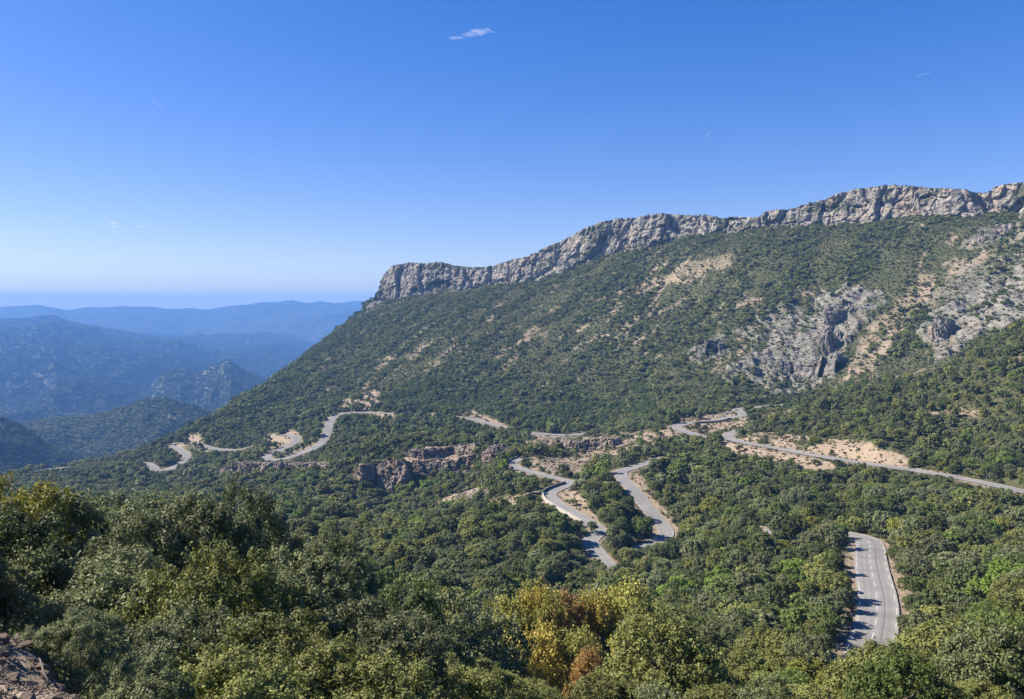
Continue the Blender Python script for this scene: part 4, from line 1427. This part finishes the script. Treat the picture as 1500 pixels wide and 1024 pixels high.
rest = ~single
for nm, lo, hi, lod in (('near_oak_wood', 0, 85, LOD1), ('oak_wood', 85, 300, LOD2), ('far_oak_wood', 300, 2000, LOD3)):
    s = rest & (wy >= lo) & (wy < hi)
    if not s.any():
        continue
    src, sh_ = [], []
    for n_ in names:
        for q in lod:
            src.append(q)
            sh_.append(SHADES[n_])
    pos = np.column_stack((wx, wy, wz - 0.25))[s]
    scl = np.column_stack((wrad, wrad, whgt / 1.95))[s]
    gn_scatter(nm, pos, wrot[s], scl, wsh[s] * len(lod) + wvar[s] % len(lod), src, sh_)

def stone_mesh(seed):
    rng = np.random.default_rng(seed)
    bpts = unit_dirs(16, rng) * rng.uniform(0.8, 1.15, (16, 1)) * np.array((1, rng.uniform(0.6, 0.95), rng.uniform(0.45, 0.7)))
    import bmesh
    bm = bmesh.new()
    for p in bpts:
        bm.verts.new(p)
    bmesh.ops.convex_hull(bm, input=bm.verts)
    loose = [v for v in bm.verts if not v.link_faces]
    bmesh.ops.delete(bm, geom=loose, context='VERTS')
    me = bpy.data.meshes.new('stone')
    bm.to_mesh(me)
    bm.free()
    me.materials.append(M_STONE)
    return me


STONES = [stone_mesh(900 + i) for i in range(7)]
BANK_STONES, CRAG_STONES = [], []
for q in STONES:
    for lst, mm in ((BANK_STONES, M_BANKSTONE), (CRAG_STONES, M_CRAG)):
        c_ = q.copy()
        c_.materials.clear()
        c_.materials.append(mm)
        lst.append(c_)

# ------------------------------------------------------------------ the mountain: scrub and pines
sx, sy = jitter(-420, 760, 440, 1290, 2.75, RNG)
spx = 750 + FPX * sx / sy
dmax = lut(CLIFF_D, spx)
m_ = (spx > -60) & (spx < 1640) & (sy > lut(BASE_D, spx)) & (sy < dmax + 20)
sx, sy = sx[m_], sy[m_]
sz, sb, srk, srd, srh = terrain_h(sx, sy, True)
spx, spy, sf = project(sx, sy, sz)
cov = fbm(sx / 45, sy / 45, 3, 131) * 0.5 + fbm(sx / 9, sy / 9, 3, 132) * 0.7
su, sv = sx * 0.78 - sy * 0.63, -sx * 0.63 - sy * 0.78
run = fbm(su / 17, sv / 95, 4, 137)
cov = cov + 0.9 * run
pr = np.clip(0.66 + cov * 0.8, 0.10, 1) * (1 - 0.93 * sb) * (1 - 0.68 * srk)
m_ = (RNG.random(len(sx)) < pr) & (srd > srh + 1.5)
sx, sy, sz, spx, spy, cov, sb = (a[m_] for a in (sx, sy, sz, spx, spy, cov, sb))
nS = len(sx)
left_wood = sstep(560, 380, spx) * sstep(520, 570, spy)
srad = np.clip(RNG.lognormal(math.log(1.15), 0.45, nS), 0.5, 2.1) * (1 + 0.7 * np.clip(cov, -0.5, 0.7)) * (1 + 0.55 * left_wood)
names_s = ['dark green', 'grey-green', 'olive green', 'mid green']
ssh = RNG.choice(4, nS, p=[0.30, 0.30, 0.26, 0.14])
shg = srad * RNG.uniform(0.8, 1.3, nS)
svr = RNG.integers(0, 5, nS)
cand = np.argsort(-srad / sy)[:5000]
cvis, ccx, ccy = visible_px(sx[cand], sy[cand], sz[cand], srad[cand], shg[cand] * 1.4)
ctop = np.argsort(-cvis)[:200]
ctop = ctop[cvis[ctop] > 2]
MARKS_WOOD = MARKS
MARKS = [((1300, 500), 'the tan scree gully'), ((1130, 520), 'the pale crag'), ((1430, 470), 'the grey scree by the right edge'), ((1000, 405), 'the long tan streak under the cliff'), ((850, 527), 'the small bare patch in mid slope'), ((760, 500), 'the short bare streaks in mid slope'), ((560, 540), 'the left bare streaks'), ((1300, 330), 'the highest part of the cliff'), ((620, 440), 'the left end of the cliff'), ((1050, 590), 'the far road bend'), ((900, 590), 'the pine belt'), ((1400, 530), 'the pale hillside track'), ((480, 620), 'the sunlit left road')]
labs = make_labels(ctop, lambda i: names_s[ssh[cand[i]]], 'low bush', ccx, ccy)
lone = np.zeros(nS, bool)
for i in ctop:
    k = cand[i]
    lone[k] = True
    plant('scrub_bush', labs[i], 'bush', 'larger bushes of the mountain scrub', (sx[k], sy[k], sz[k] - 0.1), srad[k], shg[k], SHR[svr[k]], None, names_s[ssh[k]], part='foliage')
src, sh_ = [], []
for n_ in names_s:
    for q in SHR:
        src.append(q)
        sh_.append(tuple(1.18 * v for v in SHADES[n_]))
gn_scatter('scrub', np.column_stack((sx, sy, sz - 0.1))[~lone], RNG.uniform(0, 6.28, (~lone).sum()), np.column_stack((srad, srad, shg))[~lone], (ssh * 5 + svr)[~lone], src, sh_)

# low heath between the bushes
hx, hy = jitter(-420, 720, 270, 1200, 2.0, RNG)
hpx = 750 + FPX * hx / hy
m_ = (hpx > -40) & (hpx < 1560) & ((hy > lut(BASE_D, hpx) - 15) | ((hpx > 1000) & (hy > 270))) & (hy < lut(CLIFF_D, hpx) - 4)
hx, hy = hx[m_], hy[m_]
hz, hb, hrk, hrd, hrh = terrain_h(hx, hy, True)
m_ = (RNG.random(len(hx)) < 0.9 * (1 - 0.9 * hb) * (1 - 0.85 * hrk)) & (hrd > hrh + 1.0)
hx, hy, hz = hx[m_], hy[m_], hz[m_]
hr = RNG.uniform(0.45, 1.0, len(hx))
hp = fbm(hx / 35, hy / 35, 3, 171)
hi = np.where(RNG.random(len(hx)) < 0.5 + hp, 0, 5) + RNG.integers(0, 5, len(hx))
gn_scatter('heath', np.column_stack((hx, hy, hz - 0.1)), RNG.uniform(0, 6.28, len(hx)), np.column_stack((hr, hr, hr * 0.7)), hi, SHR * 2, [(0.160, 0.162, 0.060)] * 5 + [(0.128, 0.146, 0.054)] * 5)

# broken rock on the crags, rubble and weeds on the banks
rx_, ry_ = jitter(40, 620, 500, 1000, 2.4, RNG)
rz_, rb_, rk_, rd_, _h = terrain_h(rx_, ry_, True)
m_ = RNG.random(len(rx_)) < np.maximum(rk_ * 0.5, rb_ * 0.12)
rx_, ry_, rz_ = rx_[m_], ry_[m_], rz_[m_]
rs_ = RNG.lognormal(math.log(0.75), 0.5, len(rx_))
gn_scatter('broken_rock', np.column_stack((rx_, ry_, rz_)), RNG.uniform(0, 6.28, len(rx_)), np.column_stack((rs_ * 1.3, rs_, rs_ * RNG.uniform(0.6, 1.4, len(rx_)))), RNG.integers(0, 7, len(rx_)), CRAG_STONES, [(0.3, 0.3, 0.3)] * 7)
bx_, by_ = jitter(-330, 330, 90, 760, 1.1, RNG)
bpx = 750 + FPX * bx_ / by_
m_ = (bpx > -30) & (bpx < 1540)
bx_, by_ = bx_[m_], by_[m_]
bd_, _z, bh_ = road_at(bx_, by_)
bz_, bb_, _k, bd_, bh_ = terrain_h(bx_, by_, True)
m_ = (bd_ > bh_ + 0.7) & (bb_ > 0.35) & (by_ < 560) & (RNG.random(len(bx_)) < 0.5)
bx_, by_, bz_ = bx_[m_], by_[m_], bz_[m_]
pick = RNG.random(len(bx_)) < 0.72
bs_ = RNG.lognormal(math.log(0.2), 0.5, len(bx_))
gn_scatter('bank_rubble', np.column_stack((bx_, by_, bz_))[pick], RNG.uniform(0, 6.28, pick.sum()), np.column_stack((bs_ * 1.2, bs_, bs_ * 0.8))[pick], RNG.integers(0, 7, pick.sum()), BANK_STONES, [(0.3, 0.3, 0.3)] * 7)
ws_ = RNG.uniform(0.2, 0.6, len(bx_))
gn_scatter('bank_weeds', np.column_stack((bx_, by_, bz_ - 0.05))[~pick], RNG.uniform(0, 6.28, (~pick).sum()), np.column_stack((ws_, ws_, ws_))[~pick], RNG.integers(0, 5, (~pick).sum()), SHR, [(0.15, 0.14, 0.06)] * 5)

# pines
PZ = [([(560, 600), (600, 560), (660, 545), (720, 575), (760, 600), (860, 590), (960, 600), (960, 622), (860, 630), (760, 622), (680, 606), (600, 604)], 0.55), ([(200, 664), (300, 614), (400, 555), (480, 495), (540, 450), (560, 470), (500, 540), (430, 590), (360, 640), (260, 655)], 0.30),
      ([(620, 480), (680, 470), (680, 540), (640, 560)], 0.10), ([(930, 560), (950, 560), (950, 600), (935, 600)], 0.5), ([(1060, 560), (1260, 550), (1260, 600), (1060, 600)], 0.05), ([(740, 500), (790, 500), (790, 520), (750, 520)], 0.3),
      ([(560, 450), (1100, 360), (1100, 560), (700, 560), (560, 520)], 0.012), ([(400, 560), (520, 560), (520, 620), (400, 640)], 0.1)]
qx, qy = jitter(-520, 420, 480, 1250, 5.0, RNG)
qz, qb, qr, qrd, qrh = terrain_h(qx, qy, True)
qpx, qpy, qf = project(qx, qy, qz)
pp = np.zeros(len(qx))
for poly, pr in PZ:
    pp = np.maximum(pp, in_poly(qpx, qpy, poly) * pr)
m_ = (RNG.random(len(qx)) < pp * (1 - qb)) & (qrd > qrh + 3)
qx, qy, qz, qpx, qpy, qf = (a[m_] for a in (qx, qy, qz, qpx, qpy, qf))
nQ = len(qx)
qrad = RNG.uniform(1.5, 2.6, nQ)
qh = qrad * RNG.uniform(2.6, 3.6, nQ)
pvis, pcx, pcy = visible_px(qx, qy, qz, qrad, qh)
po = np.argsort(-pvis)
psing = np.zeros(nQ, bool)
psing[po[:150]] = True
psing &= pvis > 4
MARKS_OAK = MARKS
MARKS = [((860, 612), 'the pine belt foot above the contour road'), ((640, 585), 'the pine stand above the tan road bank'), ((720, 590), 'the middle of the pine belt'), ((940, 590), 'the tall pine by the slope foot'), ((430, 540), 'the left skyline spur'), ((330, 605), 'the lower left spur'), ((650, 510), 'the pines scattered in mid slope'), ((850, 450), 'the scrub below the long cliff'), ((460, 600), 'the sunlit road on the left')]
labs = make_labels(np.where(psing)[0], lambda i: 'deep green' if RNG.random() < 0.5 else 'dark', 'pine tree', pcx, pcy)
for i in np.where(psing)[0]:
    plant('pine_tree', labs[i], 'pine tree', 'pines of the mountain slope', (qx[i], qy[i], qz[i] - 0.2), qrad[i], qh[i] / 2.5, PINE[i % 4], TRUNK_PINE[0], 'deep green', None)
s = ~psing
if s.any():
    gn_scatter('pine_wood', np.column_stack((qx, qy, qz - 0.2))[s], RNG.uniform(0, 6.28, s.sum()), np.column_stack((qrad, qrad, qh / 2.5))[s], RNG.integers(0, 4, s.sum()), PINE, [SHADES['deep green']] * 4)

# ------------------------------------------------------------------ single trees and bushes one can pick out
PICK = [  # px, py of base, distance guess, radius, height, mesh set, shade, name, label
    (708, 822, 178, 3.6, 6.0, LOD2, 'bright green', 'deciduous_tree', 'bright green dome-topped tree standing out of the oak wood below the hairpin'),
    (942, 790, 236, 3.6, 7.5, LOD2, 'bright green', 'deciduous_tree', 'bright green round tree between the two hairpin roads'),
    (868, 783, 240, 2.0, 4.5, LOD2, 'dark green', 'deciduous_tree', 'small dark round tree on a bare stem at the edge of the hairpin road'),
    (815, 830, 170, 2.6, 6.5, LOD2, 'mid green', 'deciduous_tree', 'tall mid green tree below the end of the hairpin road'),
    (1052, 758, 235, 1.6, 3.6, LOD2, 'orange brown', 'maple_tree', 'small orange tree among dark oaks left of the upper wood'),
    (1152, 700, 285, 1.3, 2.6, LOD2, 'yellow-green', 'deciduous_tree', 'small yellow tree in the wood below the upper road'),
    (1003, 785, 238, 2.0, 5.0, LOD2, 'yellow-green', 'deciduous_tree', 'yellow-green tree at the right edge of the bare-banked middle road'),
    (1380, 690, 282, 1.8, 4.0, LOD2, 'yellow-green', 'deciduous_tree', 'yellow-green tree on the bank above the upper road at the right'),
]
pick_lab = []
for px, py, d, rad, h, ms, shd, nm, lab in PICK:
    p = P(px, py, hit(px, py))
    z = float(terrain_h(p[:1], p[1:2])[0])
    plant(nm, lab, 'tree' if nm != 'maple_tree' else 'maple tree', None, (p[0], p[1], z - 0.2), rad, h / 1.95, ms[len(pick_lab) % 5], TRUNK[0], shd)
    pick_lab.append(lab)
CED = [(1020, 905, 88, 'tall blue-green cedar with drooping tiers, left of two near the wood centre'), (1045, 890, 96, 'blue-green cedar just behind the tallest one in the near wood'), (985, 880, 108, 'slender cedar left of the pair of tall cedars'), (1085, 905, 92, 'cedar right of the pair, half sunk among oaks'), (775, 840, 150, 'grey-green cedar below the small pale clearing'), (745, 838, 155, 'grey-green cedar left of the one below the pale clearing'), (800, 838, 158, 'narrow cedar right of the two below the pale clearing')]
for i, (px, py, d, lab) in enumerate(CED):
    p = P(px, py, d)
    z = float(terrain_h(p[:1], p[1:2])[0])
    plant('cedar_tree', lab, 'cedar tree', 'cedars in the oak wood', (p[0], p[1], z - 0.2), 2.5 + 0.3 * (i % 3), (7.5 + i % 3) / 3.2, CEDAR[i % 2], TRUNK_PINE[0], 'blue-green')
BUSH = [(966, 637, 458, 1.9, 'dark round bush in front of the far road bend'), (953, 643, 446, 1.7, 'second dark round bush left of the far road bend'), (925, 642, 455, 1.8, 'dark bush on the bare slope left of the round pair'), (775, 682, 380, 1.5, 'lone dark bush on the bare bank above the parapet bend'),
        (834, 698, 352, 1.9, 'round dark bush at the end of the narrow hairpin road'), (820, 668, 420, 1.6, 'dark bush in the middle of the tan terrace'), (795, 672, 415, 1.2, 'small bush right of the pink rock outcrop'), (838, 660, 430, 1.4, 'bush at the foot of the tan rock band'),
        (868, 690, 368, 2.2, 'broad dark bush on the tan terrace edge'), (890, 680, 380, 2.2, 'broad dark bush next to the terrace edge, farther right'), (1026, 632, 452, 1.4, 'small round bush on bare ground beside the far bend'), (1033, 626, 464, 1.5, 'small dark bush right of the far bend road'), (1007, 626, 470, 1.1, 'tiny bush beside the far bend road'),
        (1083, 660, 356, 2.0, 'bush standing below the upper road near its left end'), (1188, 652, 334, 1.2, 'lone small bush on the tan road cutting'), (1143, 640, 352, 2.0, 'dark bush at the top of the tan road cutting, left one'), (1205, 640, 340, 1.8, 'dark bush at the top of the tan road cutting, middle one'), (1228, 684, 300, 2.1, 'tall bush below the upper road beside a bare patch'), (1262, 690, 296, 2.0, 'bush below the upper road right of the bare patch'), (1195, 680, 308, 1.5, 'bush below the upper road left of the bare patch')]
BUSH += [(1312, 822, 150, 1.9, 'bush at the right edge of the straight road, just below its bend'), (1326, 848, 140, 1.9, 'bush at the right edge of the straight road, second below its bend'), (1334, 872, 130, 2.0, 'bush at the right edge of the straight road, third below its bend'), (1338, 900, 120, 1.9, 'bush at the right edge of the straight road, fourth below its bend'), (1332, 930, 112, 1.8, 'bush at the right edge of the straight road, nearest the road foot')]
for i, (px, py, d, rad, lab) in enumerate(BUSH):
    p = P(px, py + 2, hit(px, py + 2, 95))
    z = float(terrain_h(p[:1], p[1:2])[0])
    plant('evergreen_bush', lab, 'bush', 'bushes on the road edge' if 'straight road' in lab else 'bushes on the bare banks', (p[0], p[1], z - 0.2), rad, rad * 1.7 / 1.95, (LOD2 if p[1] < 200 else LOD3)[i % 5], None, ('dark green', 'mid green')[i % 3 == 1 and p[1] < 200])

# scrub along the cliff top and on its ledges
rim_rows = np.where((CLIFF_T > 1.02) & (CLIFF_T < 1.75))[0]
ns = CLIFF_V.shape[1]
pts = []
for k in range(2600):
    r_, c_ = RNG.choice(rim_rows), RNG.integers(0, ns)
    if fbm(np.array([c_ / 30.0]), np.array([0.0]), 2, 77)[0] > -0.25:
        pts.append(CLIFF_V[r_, c_])
for k in range(900):
    r_, c_ = RNG.integers(16, 70), RNG.integers(0, ns)
    if fbm(np.array([c_ / 18.0]), np.array([r_ / 12.0]), 3, 78)[0] > 0.15:
        pts.append(CLIFF_V[r_, c_])
pts = np.array(pts)
rr_ = RNG.uniform(0.5, 1.4, len(pts))
gn_scatter('cliff_scrub', pts - [0, 0, 0.3], RNG.uniform(0, 6.28, len(pts)), np.column_stack((rr_, rr_, rr_)), RNG.integers(0, 5, len(pts)), SHR, [SHADES['dark green']] * 5)

# woods of the far hills
fp, fs, fk = [], [], []
for v, rk, d in FAR:
    if d > 8000:
        continue
    nr, nc = v.shape[:2]
    n_ = {6300: 75000, 7200: 26000, 3400: 24000, 1950: 16000, 1500: 12000}[d]
    i = RNG.integers(0, nr - 1, n_)
    j = RNG.integers(0, nc - 1, n_)
    a, b = RNG.random((n_, 1)), RNG.random((n_, 1))
    p = (v[i, j] * (1 - a) + v[i + 1, j] * a) * (1 - b) + (v[i, j + 1] * (1 - a) + v[i + 1, j + 1] * a) * b
    ok = RNG.random(n_) > rk[i, j]
    fp.append(p[ok])
    fk.append(np.full(ok.sum(), d == 1950))
    fs.append(RNG.uniform(0.6, 1.3, ok.sum()) * (7.5 if d > 4000 else 4.5 if d > 2500 else 3.2))
vx_, vy_ = RNG.uniform(-2600, 200, 30000), RNG.uniform(1250, 4200, 30000)
fp.append(np.column_stack((vx_, vy_, terrain_h(vx_, vy_))))
fs.append(RNG.uniform(4.0, 7.5, 30000))
fk.append(np.zeros(30000, bool))
fp, fs = np.vstack(fp), np.concatenate(fs)
a, b, _ = project(fp[:, 0], fp[:, 1], fp[:, 2])
ok = (a > -80) & (a < 620)
fp, fs, a, b = fp[ok], fs[ok], a[ok], b[ok]
fk = np.concatenate(fk)[ok]
fi = RNG.integers(0, 10, len(fp))
yel = (fk & (RNG.random(len(a)) < 0.45)) | in_poly(a, b, [(45, 625), (80, 608), (130, 606), (180, 604), (160, 622), (120, 636), (70, 645)]) & (RNG.random(len(a)) < 0.6)
fi = np.where(yel, 10 + RNG.integers(0, 5, len(fp)), fi)
gn_scatter('far_woodland', fp - [0, 0, 1.0], RNG.uniform(0, 6.28, len(fp)), np.column_stack((fs, fs, fs * 0.9)), fi, SHR * 3, [(0.055, 0.080, 0.028)] * 5 + [(0.075, 0.095, 0.036)] * 5 + [SHADES['olive green']] * 5)

# ------------------------------------------------------------------ loose stones and a dead stick at the viewer's feet
cnt = 0
tries = 0
while cnt < 290 and tries < 4000:
    tries += 1
    px, py = random.uniform(-90, 150), random.uniform(925, 1060)
    if px > 20 + (1075 - py) * 0.9 and py < 1010:
        pass
    d = 4.2 + (1040 - py) * 0.022 + random.uniform(-0.3, 0.3)
    p = P(px, py, d)
    z = float(terrain_h(p[:1], p[1:2])[0])
    s = random.choice((0.014, 0.018, 0.022, 0.026, 0.032, 0.04, 0.05, 0.066))
    st = link('stone', STONES[cnt % 7], ground)
    st.location = (p[0], p[1], z + s * 0.2)
    st.scale = (s, s, s)
    st.rotation_euler = (random.uniform(-0.5, 0.5), random.uniform(-0.5, 0.5), random.uniform(0, 6.28))
    cnt += 1
gx_, gy_ = [], []
gd = RNG.uniform(3.6, 6.9, 2600)
gpx = RNG.uniform(-100, 170, 2600)
gx_ = (gpx - 750) / FPX * gd
gs_ = RNG.uniform(0.006, 0.017, 2600)
gz_ = terrain_h(gx_, gd)
gn_scatter('gravel', np.column_stack((gx_, gd, gz_ + gs_ * 0.2)), RNG.uniform(0, 6.28, 2600), np.column_stack((gs_ * 1.2, gs_, gs_)), RNG.integers(0, 7, 2600), STONES, [(0.3, 0.3, 0.3)] * 7)
p0 = P(58, 964, 5.7)
z0 = float(terrain_h(p0[:1], p0[1:2])[0])
v, q = tube([(0, 0, 0.02), (0.06, -0.07, 0.0), (0.12, -0.15, -0.02), (0.19, -0.21, -0.05)], [0.006, 0.009, 0.008, 0.003], 6)
stick = link('dead_branch', mesh_np('dead_branch', v, q, M_WOOD))
stick.location = (p0[0], p0[1], z0 + 0.09)
tag(stick, 'pale bare dead branch lying on the loose stones at the lower left', 'branch')

# ------------------------------------------------------------------ clouds and vapour trails (outside the haze)
def mat_cloud(name, dens):
    m = bpy.data.materials.new(name)
    m.use_nodes = True
    nt = m.node_tree
    nt.nodes.clear()
    out = nt.nodes.new('ShaderNodeOutputMaterial')
    pv = nt.nodes.new('ShaderNodeVolumePrincipled')
    pv.inputs['Color'].default_value = (1, 1, 1, 1)
    pv.inputs['Density'].default_value = dens
    nt.links.new(pv.outputs[0], out.inputs['Volume'])
    return m


def cloud(px, py, d, puffs, dens, label, seed):
    """a thin cloud: a few lumpy puffs (x, z, half length, half height), each a closed body of vapour"""
    V, Q, off = [], [], 0
    nu, nv_ = 72, 30
    u, w = np.meshgrid(np.linspace(0, 2 * math.pi, nu, endpoint=False), np.linspace(0.04, math.pi - 0.04, nv_))
    for k, (ox, oz, rx, rz) in enumerate(puffs):
        dx, dy, dz = np.sin(w) * np.cos(u), np.sin(w) * np.sin(u), np.cos(w)
        r = 0.75 + 0.55 * fbm(dx * 2.2 + dz + 3 * k, dy * 2.2 - dz * 1.6, 5, seed + k, 0.62)
        r = np.maximum(r, 0.15)
        V.append(np.stack((ox + dx * r * rx, dy * r * rx * 0.45, oz + dz * r * rz), -1).reshape(-1, 3))
        q = grid_quads(nv_, nu, True)[:, ::-1]
        Q.append(q + off)
        caps = [[off + a * 18 + b for a in (0, 1, 2, 3) for b in (0,)], [off + (nv_ - 1) * nu + a * 18 for a in (3, 2, 1, 0)]]
        off += nu * nv_
    o = link('cloud', mesh_np('cloud', np.vstack(V), np.vstack(Q), mat_cloud('cloud_vapour', dens)))
    o.location = P(px, py, d)
    tag(o, label, 'cloud')


cloud(695, 49, 5200, [(20, 6, 85, 26), (75, 20, 46, 20), (-30, -6, 60, 18), (-120, -28, 75, 9), (120, 8, 30, 8)], 0.0065, 'small white wispy cloud high in the sky above the cliff', 1200)
cloud(168, 332, 5200, [(-4, 26, 34, 15), (10, -4, 30, 17), (-14, 2, 24, 14)], 0.016, 'small puffy white cloud low in the sky at the left', 1230)
cloud(206, 332, 5200, [(0, 0, 26, 11), (16, -6, 14, 7)], 0.014, 'tiny white cloud right of the small puffy one', 1260)


def trail(p, q, d, r, label):
    m = bpy.data.materials.get('vapour_trail')
    if m is None:
        m = bpy.data.materials.new('vapour_trail')
        m.use_nodes = True
        nt = m.node_tree
        nt.nodes.clear()
        out = nt.nodes.new('ShaderNodeOutputMaterial')
        pv = nt.nodes.new('ShaderNodeVolumePrincipled')
        pv.inputs['Density'].default_value = 0.005
        pv.inputs['Color'].default_value = (1, 1, 1, 1)
        nt.links.new(pv.outputs[0], out.inputs['Volume'])
    a, b = P(*p, d), P(*q, d * 1.05)
    v, qd = tube([a, a * 0.6 + b * 0.4, b], [r * 0.4, r, r * 0.5], 8)
    caps = np.array([[0, 1, 2, 3], [0, 3, 4, 7], [4, 5, 6, 7], [16, 19, 18, 17], [16, 23, 20, 19], [20, 23, 22, 21]])
    o = link('vapour_trail', mesh_np('vapour_trail', v, np.vstack((qd, caps)), m))
    tag(o, label, 'vapour trail')


trail((219, 146), (238, 157), 9000, 7, 'short thin white vapour trail in the left part of the sky')
trail((1031, 203), (1043, 190), 9000, 6, 'faint short vapour trail slanting up above the middle of the cliff')
trail((1340, 113), (1366, 105), 9000, 6, 'faint nearly level vapour trail in the upper right sky')

# ------------------------------------------------------------------ haze
hm = bpy.data.materials.new('haze_air')
hm.use_nodes = True
nt = hm.node_tree
nt.nodes.clear()
out = nt.nodes.new('ShaderNodeOutputMaterial')
pv = nt.nodes.new('ShaderNodeVolumePrincipled')
pv.inputs['Density'].default_value = 1.12e-4
pv.inputs['Color'].default_value = (0.185, 0.42, 0.93, 1)
pv.inputs['Anisotropy'].default_value = 0.0
nt.links.new(pv.outputs[0], out.inputs['Volume'])
b0, b1 = np.array((-11800, -11800, -600.0)), np.array((11800, 11800, 134.0))
bx = [(x, y, z) for x in (b0[0], b1[0]) for y in (b0[1], b1[1]) for z in (b0[2], b1[2])]
bq = [(0, 1, 3, 2), (4, 6, 7, 5), (0, 4, 5, 1), (2, 3, 7, 6), (0, 2, 6, 4), (1, 5, 7, 3)]
link('haze', mesh_np('haze', bx, np.array(bq), hm, False), kind='stuff')
